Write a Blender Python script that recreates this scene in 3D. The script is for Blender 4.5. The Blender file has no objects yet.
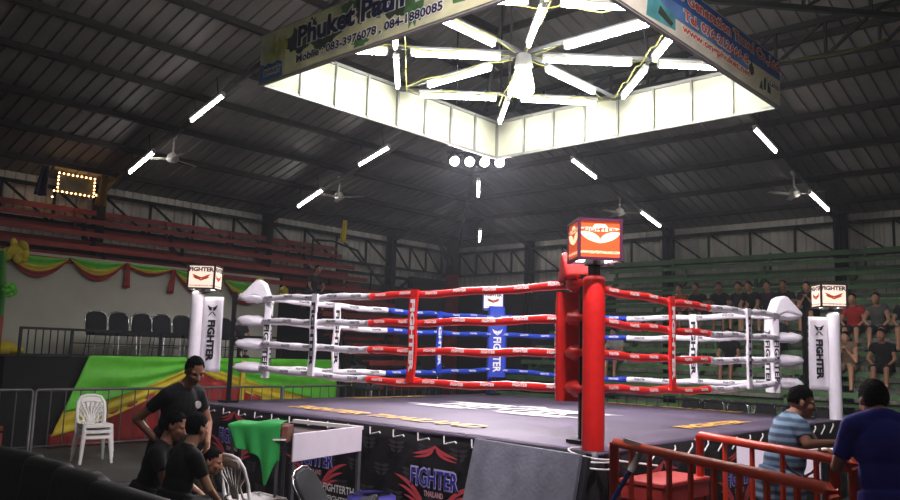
import bpy, bmesh, math, random
from mathutils import Vector, Matrix
random.seed(7)
PI = math.pi
V = Vector
sc = bpy.context.scene
COL = sc.collection

# ------------------------------------------------------------------ camera, world, exposure
PITCH, ROLL, YAW = 0.1284, 0.0305, 0.7439
cd = bpy.data.cameras.new('camera')
cd.sensor_width = 36.0
cd.lens = 793.5 / 900 * 36.0
cd.clip_start = 0.05
cam = bpy.data.objects.new('camera', cd)
COL.objects.link(cam)
_f = V((math.cos(YAW) * math.cos(PITCH), math.sin(YAW) * math.cos(PITCH), math.sin(PITCH)))
_r = V((math.sin(YAW), -math.cos(YAW), 0))
_u = _r.cross(_f)
_r2 = _r * math.cos(ROLL) + _u * math.sin(ROLL)
_u2 = _u * math.cos(ROLL) - _r * math.sin(ROLL)
_m = Matrix((_r2, _u2, -_f)).transposed().to_4x4()
_m.translation = V((-9.2352, -7.0088, 1.8947))
cam.matrix_world = _m
sc.camera = cam

world = bpy.data.worlds.new('world')
sc.world = world
world.use_nodes = True
world.node_tree.nodes['Background'].inputs[0].default_value = (0.55, 0.55, 0.6, 1)
world.node_tree.nodes['Background'].inputs[1].default_value = 0.018

sc.view_settings.view_transform = 'Standard'
sc.view_settings.look = 'None'
sc.view_settings.exposure = 0.28
sc.view_settings.gamma = 1.0
sc.view_settings.use_curve_mapping = False

TUBE = 60.0        # fluorescent tube radiance
HALL_TUBE = 31.0
SPOT_W = 460.0
HAZE = 0.0017

# ------------------------------------------------------------------ materials
def lin(c):
    return tuple((x / 12.92 if x <= .04045 else ((x + .055) / 1.055) ** 2.4) for x in c)

def hexc(h):
    return lin(tuple(int(h[i:i + 2], 16) / 255 for i in (0, 2, 4)))

MATS = {}
def mat(name, col, rough=.6, metal=0., var=.12, scale=6., bump=0., bscale=40., emit=None, estr=0., trans=0., spec=.5):
    """procedural principled material with a little noise in colour and height"""
    if name in MATS:
        return MATS[name]
    c = hexc(col) if isinstance(col, str) else col
    m = bpy.data.materials.new(name)
    m.use_nodes = True
    nt = m.node_tree
    b = nt.nodes['Principled BSDF']
    b.inputs['Roughness'].default_value = rough
    b.inputs['Metallic'].default_value = metal
    b.inputs['Specular IOR Level'].default_value = spec
    tc = nt.nodes.new('ShaderNodeTexCoord')
    if var > 0:
        n = nt.nodes.new('ShaderNodeTexNoise')
        n.inputs['Scale'].default_value = scale
        n.inputs['Detail'].default_value = 5
        nt.links.new(tc.outputs['Object'], n.inputs['Vector'])
        r = nt.nodes.new('ShaderNodeValToRGB')
        r.color_ramp.elements[0].position = .3
        r.color_ramp.elements[1].position = .7
        r.color_ramp.elements[0].color = tuple(x * (1 - var) for x in c) + (1,)
        r.color_ramp.elements[1].color = tuple(min(1, x * (1 + var)) for x in c) + (1,)
        nt.links.new(n.outputs['Fac'], r.inputs['Fac'])
        nt.links.new(r.outputs['Color'], b.inputs['Base Color'])
    else:
        b.inputs['Base Color'].default_value = c + (1,)
    if bump > 0:
        n2 = nt.nodes.new('ShaderNodeTexNoise')
        n2.inputs['Scale'].default_value = bscale
        nt.links.new(tc.outputs['Object'], n2.inputs['Vector'])
        bp = nt.nodes.new('ShaderNodeBump')
        bp.inputs['Strength'].default_value = bump
        bp.inputs['Distance'].default_value = .02
        nt.links.new(n2.outputs['Fac'], bp.inputs['Height'])
        nt.links.new(bp.outputs['Normal'], b.inputs['Normal'])
    if emit is not None:
        e = hexc(emit) if isinstance(emit, str) else emit
        b.inputs['Emission Color'].default_value = e + (1,)
        b.inputs['Emission Strength'].default_value = estr
    if trans > 0:
        t = nt.nodes.new('ShaderNodeBsdfTranslucent')
        src = b.inputs['Base Color']
        if src.is_linked:
            nt.links.new(src.links[0].from_socket, t.inputs['Color'])
        else:
            t.inputs['Color'].default_value = c + (1,)
        mx = nt.nodes.new('ShaderNodeMixShader')
        mx.inputs[0].default_value = trans
        out = nt.nodes['Material Output']
        nt.links.new(b.outputs[0], mx.inputs[1])
        nt.links.new(t.outputs[0], mx.inputs[2])
        nt.links.new(mx.outputs[0], out.inputs[0])
    MATS[name] = m
    return m

def stripe_mat(name, c0, c1, period, axis=2, soft=.1, rough=.9):
    m = bpy.data.materials.new(name)
    m.use_nodes = True
    nt = m.node_tree
    b = nt.nodes['Principled BSDF']
    b.inputs['Roughness'].default_value = rough
    tc = nt.nodes.new('ShaderNodeTexCoord')
    sx = nt.nodes.new('ShaderNodeSeparateXYZ')
    nt.links.new(tc.outputs['Object'], sx.inputs[0])
    mu = nt.nodes.new('ShaderNodeMath'); mu.operation = 'MULTIPLY'
    mu.inputs[1].default_value = 2 * PI / period
    nt.links.new(sx.outputs[axis], mu.inputs[0])
    si = nt.nodes.new('ShaderNodeMath'); si.operation = 'SINE'
    nt.links.new(mu.outputs[0], si.inputs[0])
    r = nt.nodes.new('ShaderNodeValToRGB')
    r.color_ramp.elements[0].position = .5 - soft
    r.color_ramp.elements[1].position = .5 + soft
    r.color_ramp.elements[0].color = hexc(c0) + (1,)
    r.color_ramp.elements[1].color = hexc(c1) + (1,)
    ad = nt.nodes.new('ShaderNodeMath'); ad.operation = 'MULTIPLY_ADD'
    ad.inputs[1].default_value = .5; ad.inputs[2].default_value = .5
    nt.links.new(si.outputs[0], ad.inputs[0])
    nt.links.new(ad.outputs[0], r.inputs['Fac'])
    nt.links.new(r.outputs['Color'], b.inputs['Base Color'])
    MATS[name] = m
    return m

M_floor = mat('floor_concrete', '4a4744', .75, var=.25, scale=1.3, bump=.2, bscale=25)
M_roof = mat('roof_sheet', '6c6765', .55, .1, var=.25, scale=.7)
M_steel = mat('dark_steel', '242322', .75, 0, var=.15, spec=.2)
M_purlin = mat('purlin_paint', '2e2a28', .8, 0, var=.15, spec=.2)
M_wall = mat('wall_sheet', 'd2cfc4', .65, 0, var=.15, scale=1.2)
M_red_plank = mat('red_plank', '8d3029', .6, var=.25, scale=3)
M_green_plank = mat('green_plank', '4f7246', .6, var=.25, scale=3)
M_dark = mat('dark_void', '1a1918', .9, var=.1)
M_white_wall = mat('white_plaster', 'b5b3a6', .9, var=.06, scale=2)
M_black_metal = mat('black_metal', '151515', .45, .3, var=.1)
M_chrome = mat('chrome', 'c8c8c8', .25, 1., var=.05)
M_black_fab = mat('black_fabric', '1b1c1f', .85, var=.2, bump=.1)
M_white_plastic = mat('white_plastic', 'e8e6e0', .4, var=.04)
M_tube = mat('tube_glow', 'ffffff', .4, var=0, emit=(1, .985, .95), estr=TUBE)
M_htube = mat('hall_tube_glow', 'ffffff', .4, var=0, emit=(1, .97, .95), estr=HALL_TUBE)
M_batten = mat('batten_white', 'd5d5d0', .5, var=.05)
M_red_vinyl = mat('red_vinyl', 'd8201c', .42, var=.08, scale=12, bump=.15, bscale=18)
M_white_vinyl = mat('white_vinyl', 'eeeaf0', .45, var=.04, scale=12, bump=.15, bscale=18)
M_blue_vinyl = mat('blue_vinyl', '1f3fb8', .42, var=.08, scale=12, bump=.15, bscale=18)
M_white_ink = mat('white_print', 'f2f0ea', .6, var=.03)
M_black_ink = mat('black_print', '141318', .6, var=.03)
M_canvas = mat('mat_canvas', '52465a', .62, var=.28, scale=1.1, bump=.12, bscale=9)
M_skirt = mat('skirt_vinyl', '1d1a1c', .5, var=.2, scale=4, bump=.25, bscale=6)
M_pattern = mat('pattern_ink', '3c383b', .6, var=.1)
M_yellow_ink = mat('yellow_print', 'e8b04a', .6, var=.2, scale=9)
M_red_ink = mat('red_print', 'd04a50', .55, var=.1)
M_blue_ink = mat('blue_print', '2a2ea0', .55, var=.1)
M_orange = mat('orange_paint', 'd2401c', .4, var=.12, scale=5)
M_rope = mat('steel_cable', '77777a', .4, .8, var=.1)
M_gold = mat('yellow_satin', 'c6b022', .6, var=.12)
M_lime = mat('lime_satin', '5cba2e', .55, var=.12)
M_crimson = mat('crimson_satin', '8c1c1a', .6, var=.12)
M_green_cloth = mat('green_cloth', '1a8a3a', .8, var=.12)
M_skin = {'a': mat('skin_a', '9a6c52', .55, var=.06), 'b': mat('skin_b', 'b98a6c', .55, var=.06), 'c': mat('skin_c', '7a5340', .55, var=.06)}
M_eye = mat('eye_dark', '201510', .3, var=0)
M_lip = mat('lip', '7c4a42', .5, var=0)
M_hair = mat('black_hair', '0d0b0a', .95, var=.3, scale=60, bump=.8, bscale=120, spec=.1)

# ------------------------------------------------------------------ mesh helpers
class MB:
    def __init__(s):
        s.v = []; s.f = []; s.mi = []
    def add(s, vs, fs, mi=0):
        n = len(s.v)
        s.v += [tuple(v) for v in vs]
        s.f += [tuple(i + n for i in f) for f in fs]
        s.mi += [mi] * len(fs)
        return s
    def box(s, c, d, rot=None, mi=0, taper=1.):
        c = V(c); hx, hy, hz = d[0] / 2, d[1] / 2, d[2] / 2
        vs = []
        for z in (-1, 1):
            k = taper if z > 0 else 1.
            for x, y in ((-1, -1), (1, -1), (1, 1), (-1, 1)):
                p = V((x * hx * k, y * hy * k, z * hz))
                if rot is not None:
                    p = rot @ p
                vs.append(c + p)
        return s.add(vs, [(0, 3, 2, 1), (4, 5, 6, 7), (0, 1, 5, 4), (1, 2, 6, 5), (2, 3, 7, 6), (3, 0, 4, 7)], mi)
    def bar(s, a, b, w, h=None, up=(0, 0, 1), mi=0):
        a, b = V(a), V(b); h = h or w
        d = b - a; L = d.length
        if L < 1e-6: return s
        x = d / L; u = V(up)
        if abs(x.dot(u)) > .99: u = V((1, 0, 0)) if abs(x.x) < .9 else V((0, 1, 0))
        y = u.cross(x).normalized(); z = x.cross(y)
        return s.box((a + b) / 2, (L, w, h), Matrix((x, y, z)).transposed(), mi)
    def tube(s, pts, r, n=8, mi=0, closed=False, sx=1., up=None):
        pts = [V(p) for p in pts]; N = len(pts)
        rs = r if isinstance(r, (list, tuple)) else [r] * N
        rings = []; prev = None
        for i, p in enumerate(pts):
            if closed:
                t = (pts[(i + 1) % N] - pts[i - 1]).normalized()
            else:
                t = (pts[min(i + 1, N - 1)] - pts[max(i - 1, 0)]).normalized()
            if prev is None:
                a = V(up) if up else (V((0, 0, 1)) if abs(t.z) < .9 else V((1, 0, 0)))
                x = (a - t * a.dot(t)).normalized()
            else:
                x = (prev - t * prev.dot(t)).normalized()
            prev = x; y = t.cross(x)
            rings.append([p + (x * math.cos(2 * PI * k / n) + y * math.sin(2 * PI * k / n) * sx) * rs[i] for k in range(n)])
        vs = [q for R in rings for q in R]; fs = []
        for i in range(N if closed else N - 1):
            j = (i + 1) % N
            for k in range(n):
                l = (k + 1) % n
                fs.append((i * n + k, j * n + k, j * n + l, i * n + l)[::-1])
        if not closed:
            fs.append(tuple(range(n))); fs.append(tuple(range((N - 1) * n, N * n))[::-1])
        return s.add(vs, fs, mi)
    def cyl(s, a, b, r0, r1=None, n=12, mi=0):
        return s.tube([a, b], [r0, r0 if r1 is None else r1], n, mi)
    def ell(s, c, r, rot=None, nu=16, nv=10, mi=0):
        c = V(c); vs = []; fs = []
        for j in range(1, nv):
            ph = PI * j / nv
            for i in range(nu):
                th = 2 * PI * i / nu
                p = V((r[0] * math.sin(ph) * math.cos(th), r[1] * math.sin(ph) * math.sin(th), r[2] * math.cos(ph)))
                vs.append(c + (rot @ p if rot is not None else p))
        t = V((0, 0, r[2])); b = V((0, 0, -r[2]))
        vs.append(c + (rot @ t if rot is not None else t)); vs.append(c + (rot @ b if rot is not None else b))
        T = len(vs) - 2; B = T + 1
        for j in range(nv - 2):
            for i in range(nu):
                k = (i + 1) % nu
                fs.append((j * nu + i, (j + 1) * nu + i, (j + 1) * nu + k, j * nu + k))
        for i in range(nu):
            k = (i + 1) % nu
            fs.append((T, i, k)); fs.append((B, (nv - 2) * nu + k, (nv - 2) * nu + i))
        return s.add(vs, fs, mi)
    def prism(s, poly, o, x, y, depth, mi=0):
        """polygon (2d) in the plane o + x*u + y*v, extruded along x cross y by depth (centred)"""
        o, x, y = V(o), V(x), V(y); z = x.cross(y).normalized() * depth
        n = len(poly)
        vs = [o + x * a + y * b - z / 2 for a, b in poly] + [o + x * a + y * b + z / 2 for a, b in poly]
        fs = [tuple(range(n))[::-1], tuple(range(n, 2 * n))]
        fs += [(i, (i + 1) % n, n + (i + 1) % n, n + i) for i in range(n)]
        return s.add(vs, fs, mi)
    def grid(s, fn, nu, nv, mi=0, thick=0.):
        vs = [V(fn(i / nu, j / nv)) for j in range(nv + 1) for i in range(nu + 1)]
        w = nu + 1
        fs = [(j * w + i, j * w + i + 1, (j + 1) * w + i + 1, (j + 1) * w + i) for j in range(nv) for i in range(nu)]
        if thick:
            nr = [V((0, 0, 0)) for _ in vs]
            for f in fs:
                q = (vs[f[1]] - vs[f[0]]).cross(vs[f[3]] - vs[f[0]])
                for i in f: nr[i] += q
            N = len(vs)
            vs = vs + [v - (q.normalized() if q.length > 1e-12 else V((0, 0, 1))) * thick for v, q in zip(vs, nr)]
            fs2 = [tuple(i + N for i in f)[::-1] for f in fs]
            bd = [j for j in range(nu + 1)] + [j * w + nu for j in range(1, nv + 1)] + [nv * w + i for i in range(nu - 1, -1, -1)] + [j * w for j in range(nv - 1, 0, -1)]
            sd = [(bd[k], bd[(k + 1) % len(bd)], bd[(k + 1) % len(bd)] + N, bd[k] + N)[::-1] for k in range(len(bd))]
            fs = fs + fs2 + sd
        return s.add(vs, fs, mi)
    def mesh(s, name, mats, smooth=False):
        me = bpy.data.meshes.new(name)
        me.from_pydata(s.v, [], s.f)
        for m in (mats if isinstance(mats, (list, tuple)) else [mats]):
            me.materials.append(m)
        me.polygons.foreach_set('material_index', s.mi)
        if smooth:
            me.polygons.foreach_set('use_smooth', [True] * len(s.f))
        me.update()
        return me
    def build(s, name, mats, parent=None, smooth=False, bevel=0., seg=2, auto=False, loc=None, rz=0.):
        me = s.mesh(name, mats, smooth or auto)
        o = bpy.data.objects.new(name, me)
        COL.objects.link(o)
        if parent is not None: o.parent = parent
        if loc is not None:
            o.location = loc; o.rotation_euler = (0, 0, rz)
        if bevel:
            b = o.modifiers.new('bevel', 'BEVEL')
            b.width = bevel; b.segments = seg; b.limit_method = 'ANGLE'; b.angle_limit = math.radians(40)
        if auto:
            me.set_sharp_from_angle(angle=math.radians(40))
        return o

def tag(o, label=None, cat=None, group=None, kind=None):
    if label: o['label'] = label
    if cat: o['category'] = cat
    if group: o['group'] = group
    if kind: o['kind'] = kind
    return o

def thing(name, label, cat, loc=(0, 0, 0), rz=0., group=None):
    o = bpy.data.objects.new(name, None)
    COL.objects.link(o)
    o.location = loc; o.rotation_euler = (0, 0, rz)
    o.empty_display_size = .1
    return tag(o, label, cat, group)

def struct(o):
    o['kind'] = 'structure'
    return o

def copy_tree(o, parent=None):
    c = o.copy(); COL.objects.link(c)
    if parent is not None: c.parent = parent
    for ch in list(o.children): copy_tree(ch, c)
    return c

_tc = {}
def text_geo(s, bold=.015):
    k = (s, bold)
    if k in _tc: return _tc[k]
    cu = bpy.data.curves.new('t', 'FONT')
    cu.body = s; cu.size = 1.; cu.offset = bold; cu.resolution_u = 2
    cu.align_x = 'CENTER'; cu.align_y = 'CENTER'
    ob = bpy.data.objects.new('t', cu); COL.objects.link(ob)
    dg = bpy.context.evaluated_depsgraph_get()
    me = ob.evaluated_get(dg).to_mesh()
    vs = [v.co.copy() for v in me.vertices]; fs = [tuple(p.vertices) for p in me.polygons]
    ob.evaluated_get(dg).to_mesh_clear()
    bpy.data.objects.remove(ob); bpy.data.curves.remove(cu)
    xs = [v.x for v in vs]; ys = [v.y for v in vs]
    w = max(xs) - min(xs); h = max(ys) - min(ys)
    cx = (max(xs) + min(xs)) / 2; cy = (max(ys) + min(ys)) / 2
    vs = [((v.x - cx) / w, (v.y - cy) / h) for v in vs]
    _tc[k] = (vs, fs)
    return _tc[k]

def text(mb, s, o, x, y, w, h, off=.004, bold=.015, mi=0, curve=None):
    """flat printed lettering w x h centred at o, x = reading direction, y = up"""
    o, x, y = V(o), V(x).normalized(), V(y).normalized(); z = x.cross(y) * off
    vs, fs = text_geo(s, bold)
    mb.add([o + x * (a * w) + y * (b * h) + z for a, b in vs], fs, mi)
    return mb

def swoosh(p0, p1, p2, w, n=8):
    """tapered curved stroke in 2d as quads"""
    L = []; R = []
    for i in range(n + 1):
        t = i / n
        x = (1 - t) ** 2 * p0[0] + 2 * t * (1 - t) * p1[0] + t * t * p2[0]
        y = (1 - t) ** 2 * p0[1] + 2 * t * (1 - t) * p1[1] + t * t * p2[1]
        dx = 2 * (1 - t) * (p1[0] - p0[0]) + 2 * t * (p2[0] - p1[0])
        dy = 2 * (1 - t) * (p1[1] - p0[1]) + 2 * t * (p2[1] - p1[1])
        l = math.hypot(dx, dy) or 1
        k = w * math.sin(PI * min(1, .08 + .92 * (1 - abs(2 * t - .9) / 1.1))) * .5 + w * .05
        k = w * (.5 * math.sin(PI * t) ** .7 + .02)
        L.append((x - dy / l * k, y + dx / l * k)); R.append((x + dy / l * k, y - dx / l * k))
    return L, R

def strokes(mb, S, o, x, y, w, h, off=.004, mi=0):
    o, x, y = V(o), V(x).normalized(), V(y).normalized(); z = x.cross(y) * off
    for (p0, p1, p2, k) in S:
        for sg in (1, -1):
            L, R = swoosh((p0[0] * sg, p0[1]), (p1[0] * sg, p1[1]), (p2[0] * sg, p2[1]), k)
            n = len(L)
            vs = [o + x * (a * w) + y * (b * h) + z for a, b in L + R]
            fs = [(i, n + i, n + i + 1, i + 1) if sg > 0 else (i, i + 1, n + i + 1, n + i) for i in range(n - 1)]
            mb.add(vs, fs, mi)
    return mb

TOPWING = [((0.0, .5), (.06, .30), (.50, .22), .09), ((.03, .38), (.10, .18), (.48, .12), .07)]
LOWWING = [((.70, .10), (.36, .0), (.16, -.42), .075), ((.62, -.10), (.34, -.16), (.14, -.52), .065), ((.52, -.28), (.30, -.32), (.10, -.60), .055), ((.30, -.36), (.16, -.34), (.05, -.66), .05)]
BIRD = [((0, -.3), (.18, -.18), (.5, .28), .16), ((.02, -.32), (.25, -.3), (.42, .08), .12), ((0, -.2), (.1, -.05), (.16, .1), .14), ((0, -.5), (.05, -.3), (.2, -.3), .1)]

# ------------------------------------------------------------------ setting
D = 14.0; EAVE = 6.0; SL = .27
RED_END = 1.
def roof_z(x, y):
    return EAVE + SL * (D - max(abs(x), abs(y)))

o = MB().box((0, 0, -.1), (30, 30, .2)).build('floor', M_floor); struct(o)

def ribbed_wall(fn, L0, L1, z0, z1, step=.25, dep=.035):
    mb = MB(); prof = []
    a = L0
    while a < L1:
        for t, d in ((0, 0), (.5, 0), (.6, dep), (.9, dep)):
            prof.append((min(a + t * step, L1), d))
        a += step
    vs = []; fs = []
    for a, d in prof:
        vs += [fn(a, d, z0), fn(a, d, z1)]
    fs = [(2 * i, 2 * i + 2, 2 * i + 3, 2 * i + 1) for i in range(len(prof) - 1)]
    return mb.add(vs, fs)
struct(ribbed_wall(lambda a, d, z: (a, D - d, z), -14, 14, 0, EAVE).build('wall_left', M_wall))
struct(ribbed_wall(lambda a, d, z: (D - d, a, z), -14, 14, 0, EAVE).build('wall_right', M_wall))

# ribbed hip roof: four sloping faces, each a mesh of its own
def roof_face(name, mp):
    mb = MB(); step = .3; prof = []
    a = -D
    while a < D - 1e-6:
        for t, d in ((0, 0), (.78, 0), (.83, .035), (.95, .035)):
            prof.append((a + t * step, d))
        a += step
    prof.append((D, 0))
    vs = []
    for a, d in prof:
        m = max(abs(a), .3)
        # from the eave (y = D) up to the hip line (y = |a|)
        vs += [mp(a, D + .15, EAVE - .04 + d), mp(a, m, EAVE + SL * (D - m) + d)]
    fs = [(2 * i, 2 * i + 2, 2 * i + 3, 2 * i + 1) for i in range(len(prof) - 1)]
    mb.add(vs, fs)
    o = mb.build(name, M_roof)
    return struct(o)
roof_face('ceiling_left', lambda a, y, z: (a, y, z))
roof_face('ceiling_right', lambda a, y, z: (y, -a, z))
roof_face('ceiling_back', lambda a, y, z: (-a, -y, z))
roof_face('ceiling_front', lambda a, y, z: (-y, a, z))

# thin scattering volume added to give the canopy lamps their glow
hz = bpy.data.materials.new('thin_haze'); hz.use_nodes = True
nt = hz.node_tree; nt.nodes.remove(nt.nodes['Principled BSDF'])
vs_ = nt.nodes.new('ShaderNodeVolumeScatter'); vs_.inputs['Color'].default_value = (.86, .94, 1, 1)
vs_.inputs['Density'].default_value = HAZE; vs_.inputs['Anisotropy'].default_value = .3
nt.links.new(vs_.outputs[0], nt.nodes['Material Output'].inputs['Volume'])
hzo = MB().box((0, 0, 5.05), (29.4, 29.4, 10.3)).build('haze', hz)
tag(hzo, 'thin smoky haze filling the hall under the roof', 'haze', None, 'stuff')

# purlins, rafters, hips, columns
for y in (2.2, 3.4, 4.7, 6.0, 7.4, 8.7, 10.2, 11.6, 13.0):
    z = EAVE + SL * (D - y) - .09
    struct(MB().box((0, y, z), (2 * y, .12, .12)).build('roof_purlin', M_purlin))
    struct(MB().box((y, 0, z), (.12, 2 * y, .12)).build('roof_purlin', M_purlin))
    struct(MB().box((0, -y, z), (2 * y, .12, .12)).build('roof_purlin', M_purlin))
    struct(MB().box((-y, 0, z), (.12, 2 * y, .12)).build('roof_purlin', M_purlin))

def roof_truss(a, b, depth=.55, n=10):
    """sloping lattice rafter hung under the purlins"""
    a, b = V(a), V(b); mb = MB()
    dz = V((0, 0, depth))
    mb.bar(a, b, .1, .1).bar(a - dz * .35, b - dz, .08, .08)
    for i in range(n + 1):
        t = i / n
        lo = a.lerp(b, t) - dz * (.35 + .65 * t)
        mb.bar(a.lerp(b, t), lo, .05, .05)
        if i < n:
            mb.bar(lo, a.lerp(b, (i + 1) / n), .05, .05)
    return struct(mb.build('roof_truss', M_steel))
def rafter(a, b):
    return struct(MB().bar(V(a), V(b), .06, .12).build('roof_beam', mat('rafter_paint', '4a4543', .8, 0, var=.15, spec=.2)))
for x in (-10.2, -5.3, -.3, 5.0, 10.2):
    y1 = max(abs(x), .4)
    for s in (1, -1): rafter((x, 13.8 * s, roof_z(x, 13.8) - .25), (x, y1 * s, roof_z(x, y1) - .25))
for y in (-10.2, -5.3, -.25, 4.75, 10.2):
    x1 = max(abs(y), .4)
    for s in (1, -1): rafter((13.8 * s, y, roof_z(13.8, y) - .25), (x1 * s, y, roof_z(x1, y) - .25))
for sx, sy in ((1, 1), (-1, 1), (1, -1)):
    rafter((13.7 * sx, 13.7 * sy, EAVE - .2), (.4 * sx, .4 * sy, roof_z(.4, .4) - .25))
roof_truss((-5.3, 5.3, roof_z(5.3, 5.3) - .3), (5.3, -5.3, roof_z(5.3, 5.3) - .3), .8, 14)
roof_truss((5.3, 5.3, roof_z(5.3, 5.3) - .3), (5.3, -5.3, roof_z(5.3, 5.3) - .3), .8, 12)

def column(p, m=M_steel, w=.28):
    mb = MB()
    mb.box((p[0], p[1], 3), (w, .03, 6)).box((p[0], p[1] - w / 2, 3), (w * .8, .03, 6)).box((p[0], p[1] + w / 2, 3), (w * .8, .03, 6)).box((p[0], p[1], 3), (.03, w, 6))
    return struct(mb.build('column', m))
for x in (-10.2, -5.3, -.35, 4.9, 10.2): column((x, 13.75))
for y in (-10.2, -5.3, -.35, 4.75, 10.2): column((13.75, y))
M_redcol = mat('red_column_paint', '8a2a22', .6, var=.15)
mb = MB(); mb.box((12.9, 13.2, 4.35), (.34, .34, 3.6)); mb.bar((12.9, 13.2, 5.0), (11.9, 13.2, 6.2), .1)
struct(mb.build('column', M_steel))
struct(MB().box((12.9, 13.2, 2.4), (.36, .36, 4.8)).build('column', M_redcol))

def wall_truss(axis, segs, z1=5.72, z0=4.85, pos=13.7):
    P = (lambda a, z: (a, pos, z)) if axis == 'x' else (lambda a, z: (pos, a, z))
    for a0, a1 in segs:
        mb = MB(); n = 4
        mb.bar(P(a0, z1), P(a1, z1), .08, .09).bar(P(a0, z0), P(a1, z0), .08, .09)
        for i in range(n):
            t0 = a0 + (a1 - a0) * (i + .06) / n; t1 = a0 + (a1 - a0) * (i + 1) / n
            mb.bar(P(t0, z1), P(t0, z0), .055).bar(P(t0, z1), P(t1, z0), .05)
        struct(mb.build('wall_truss', M_steel))
wall_truss('x', ((-10.2, -5.3), (-5.3, -.35), (-.35, 4.9), (4.9, 10.2), (10.2, 13.6)))
# right wall is read from the far corner towards the right edge of the photo
wall_truss('y', ((13.6, 10.2), (10.2, 4.75), (4.75, -.35), (-.35, -5.3), (-5.3, -10.2)))
for a, b in (((10.2, 13.6, 4.85), (9.0, 13.6, 3.2)), ((4.9, 13.5, 5.2), (6.2, 13.5, 6.0))):
    pass
struct(MB().box((12.3, 13.75, 4.35), (2.2, .2, .55)).build('trim_1', M_dark))
struct(MB().box((11.0, 13.78, 2.1), (5.6, .12, 4.2)).build('trim_2', mat('grey_panel', '3a3a38', .8)))
struct(MB().box((13.78, 10.2, 2.1), (.12, 7.0, 4.2)).build('trim_6', mat('dark_panel', '1f1f20', .85)))  # dark sheet added so the lower right wall reads dark
struct(MB().box((9.4, 13.6, 4.5), (3.6, .08, .1)).build('trim_3', M_steel))
struct(MB().bar((9.95, 13.6, 3.6), (11.0, 13.6, 4.5), .09).build('trim_4', M_steel))

# ------------------------------------------------------------------ boxing ring
S = 3.21; RR = 2.677; PB = 2.94; PE = 3.34; HM = 1.1
RH = [HM + .498 + .33 * i for i in range(4)]
ring = thing('boxing_ring', 'raised square boxing ring with dark canvas, four padded ropes a side and corner posts', 'boxing ring')
MB().box((0, 0, .55), (2 * PE - .1, 2 * PE - .1, 1.04)).build('platform', M_dark, ring)
def canvas(u, v):
    x = -PE + 2 * PE * u; y = -PE + 2 * PE * v
    return (x, y, HM + .006 * math.sin(x * 2.3 + y) * math.cos(y * 1.7 - x * .6))
cv = MB().grid(canvas, 40, 40, thick=.03).build('canvas_mat', M_canvas, ring, smooth=True)
# printed marks on the canvas
pm = MB(); text(pm, 'FIGHTER', (.05, .25, HM), (0, -1, 0), (1, 0, 0), 2.3, .62, .012)
strokes(pm, [((.04, .40), (.2, .30), (.52, .34), .10), ((.10, .30), (.3, .22), (.50, .22), .08), ((.04, -.42), (.2, -.34), (.54, -.36), .10), ((.08, -.52), (.25, -.5), (.46, -.5), .07), ((0, .62), (.02, .4), (.12, .3), .07)], (.05, .25, HM), (0, -1, 0), (1, 0, 0), 3.1, 1.35, .012)
pm.build('white_emblem', M_white_ink, cv)
pm = MB()
text(pm, 'FIGHTER THAILAND', (-2.52, .25, HM), (0, -1, 0), (1, 0, 0), 3.3, .34, .012, .03)
pm.build('yellow_print', M_yellow_ink, cv)
pm = MB(); text(pm, 'FIGHTER', (.45, -2.66, HM), (1, 0, 0), (0, 1, 0), 1.75, .26, .012, .04); pm.build('yellow_print', M_yellow_ink, cv)
pm = MB(); text(pm, 'FIGHTER', (.2, 3.02, HM), (-1, 0, 0), (0, -1, 0), 1.75, .26, .012, .04); pm.build('yellow_print', M_yellow_ink, cv)
pm = MB(); text(pm, 'FIGHTER THAILAND', (3.1, -.3, HM), (0, 1, 0), (-1, 0, 0), 3.2, .26, .012, .04); pm.build('yellow_print', M_yellow_ink, cv)
pm = MB()
for i in range(9):
    a = random.uniform(-1.2, 2.4); b = random.uniform(-2.2, -.2); L = random.uniform(.6, 1.6)
    strokes(pm, [], (0, 0, 0), (1, 0, 0), (0, 1, 0), 1, 1)
# skirts
def skirt(O, x, n, name='skirt'):
    O, x, n = V(O), V(x), V(n); W = 2 * PE
    def fn(u, v):
        z = .02 + (HM - .02) * v
        w = .02 * math.sin(u * 46) * (1 - v) + .012 * math.sin(u * 17 + v * 5)
        return O + x * (W * u) + n * w + V((0, 0, z))
    sk = MB().grid(fn, 70, 8, thick=.008).build(name, M_skirt, ring, smooth=True)
    pt = MB()
    for r in range(4):
        for c in range(15):
            u = (c + .5 + .5 * (r % 2)) * .43
            if u > W - .2: continue
            p = O + x * u + n * .05 + V((0, 0, .16 + r * .25))
            strokes(pt, [((0, .3), (.2, .2), (.5, .4), .2), ((0, 0), (.2, 0), (.5, .1), .18), ((.05, -.3), (.2, -.2), (.35, -.1), .16)], p, x, (0, 0, 1), .24, .17, 0)
    pt.build('printed_pattern', M_pattern, sk)
    return sk
def big_logo(sk, p, x, n, s=1.):
    p = V(p); n = V(n).normalized()
    r = MB(); strokes(r, TOPWING, p + V((0, 0, .14 * s)) + n * .062, x, (0, 0, 1), .62 * s, .36 * s, 0)
    strokes(r, LOWWING, p + V((0, 0, -.06 * s)) + n * .062, x, (0, 0, 1), .80 * s, .5 * s, 0)
    r.build('red_wings', M_red_ink, sk)
    w = MB(); text(w, 'FIGHTER', p + n * .062, x, (0, 0, 1), .66 * s, .20 * s, 0, .05); w.build('white_outline', mat('pale_lilac_print', 'c9c0e4', .6), sk)
    w = MB(); text(w, 'FIGHTER', p + n * .066, x, (0, 0, 1), .63 * s, .165 * s, 0, .012); w.build('blue_lettering', M_blue_ink, sk)
    w = MB(); text(w, 'THAILAND', p + n * .066 + V((0, 0, -.15 * s)), x, (0, 0, 1), .26 * s, .055 * s, 0, .03); w.build('small_lettering', mat('pink_print', 'd8a0a8', .6), sk)
xl = (0, -1, 0); nl = (-1, 0, 0)
sk1 = skirt((-PE, PE, 0), xl, nl)
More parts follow.
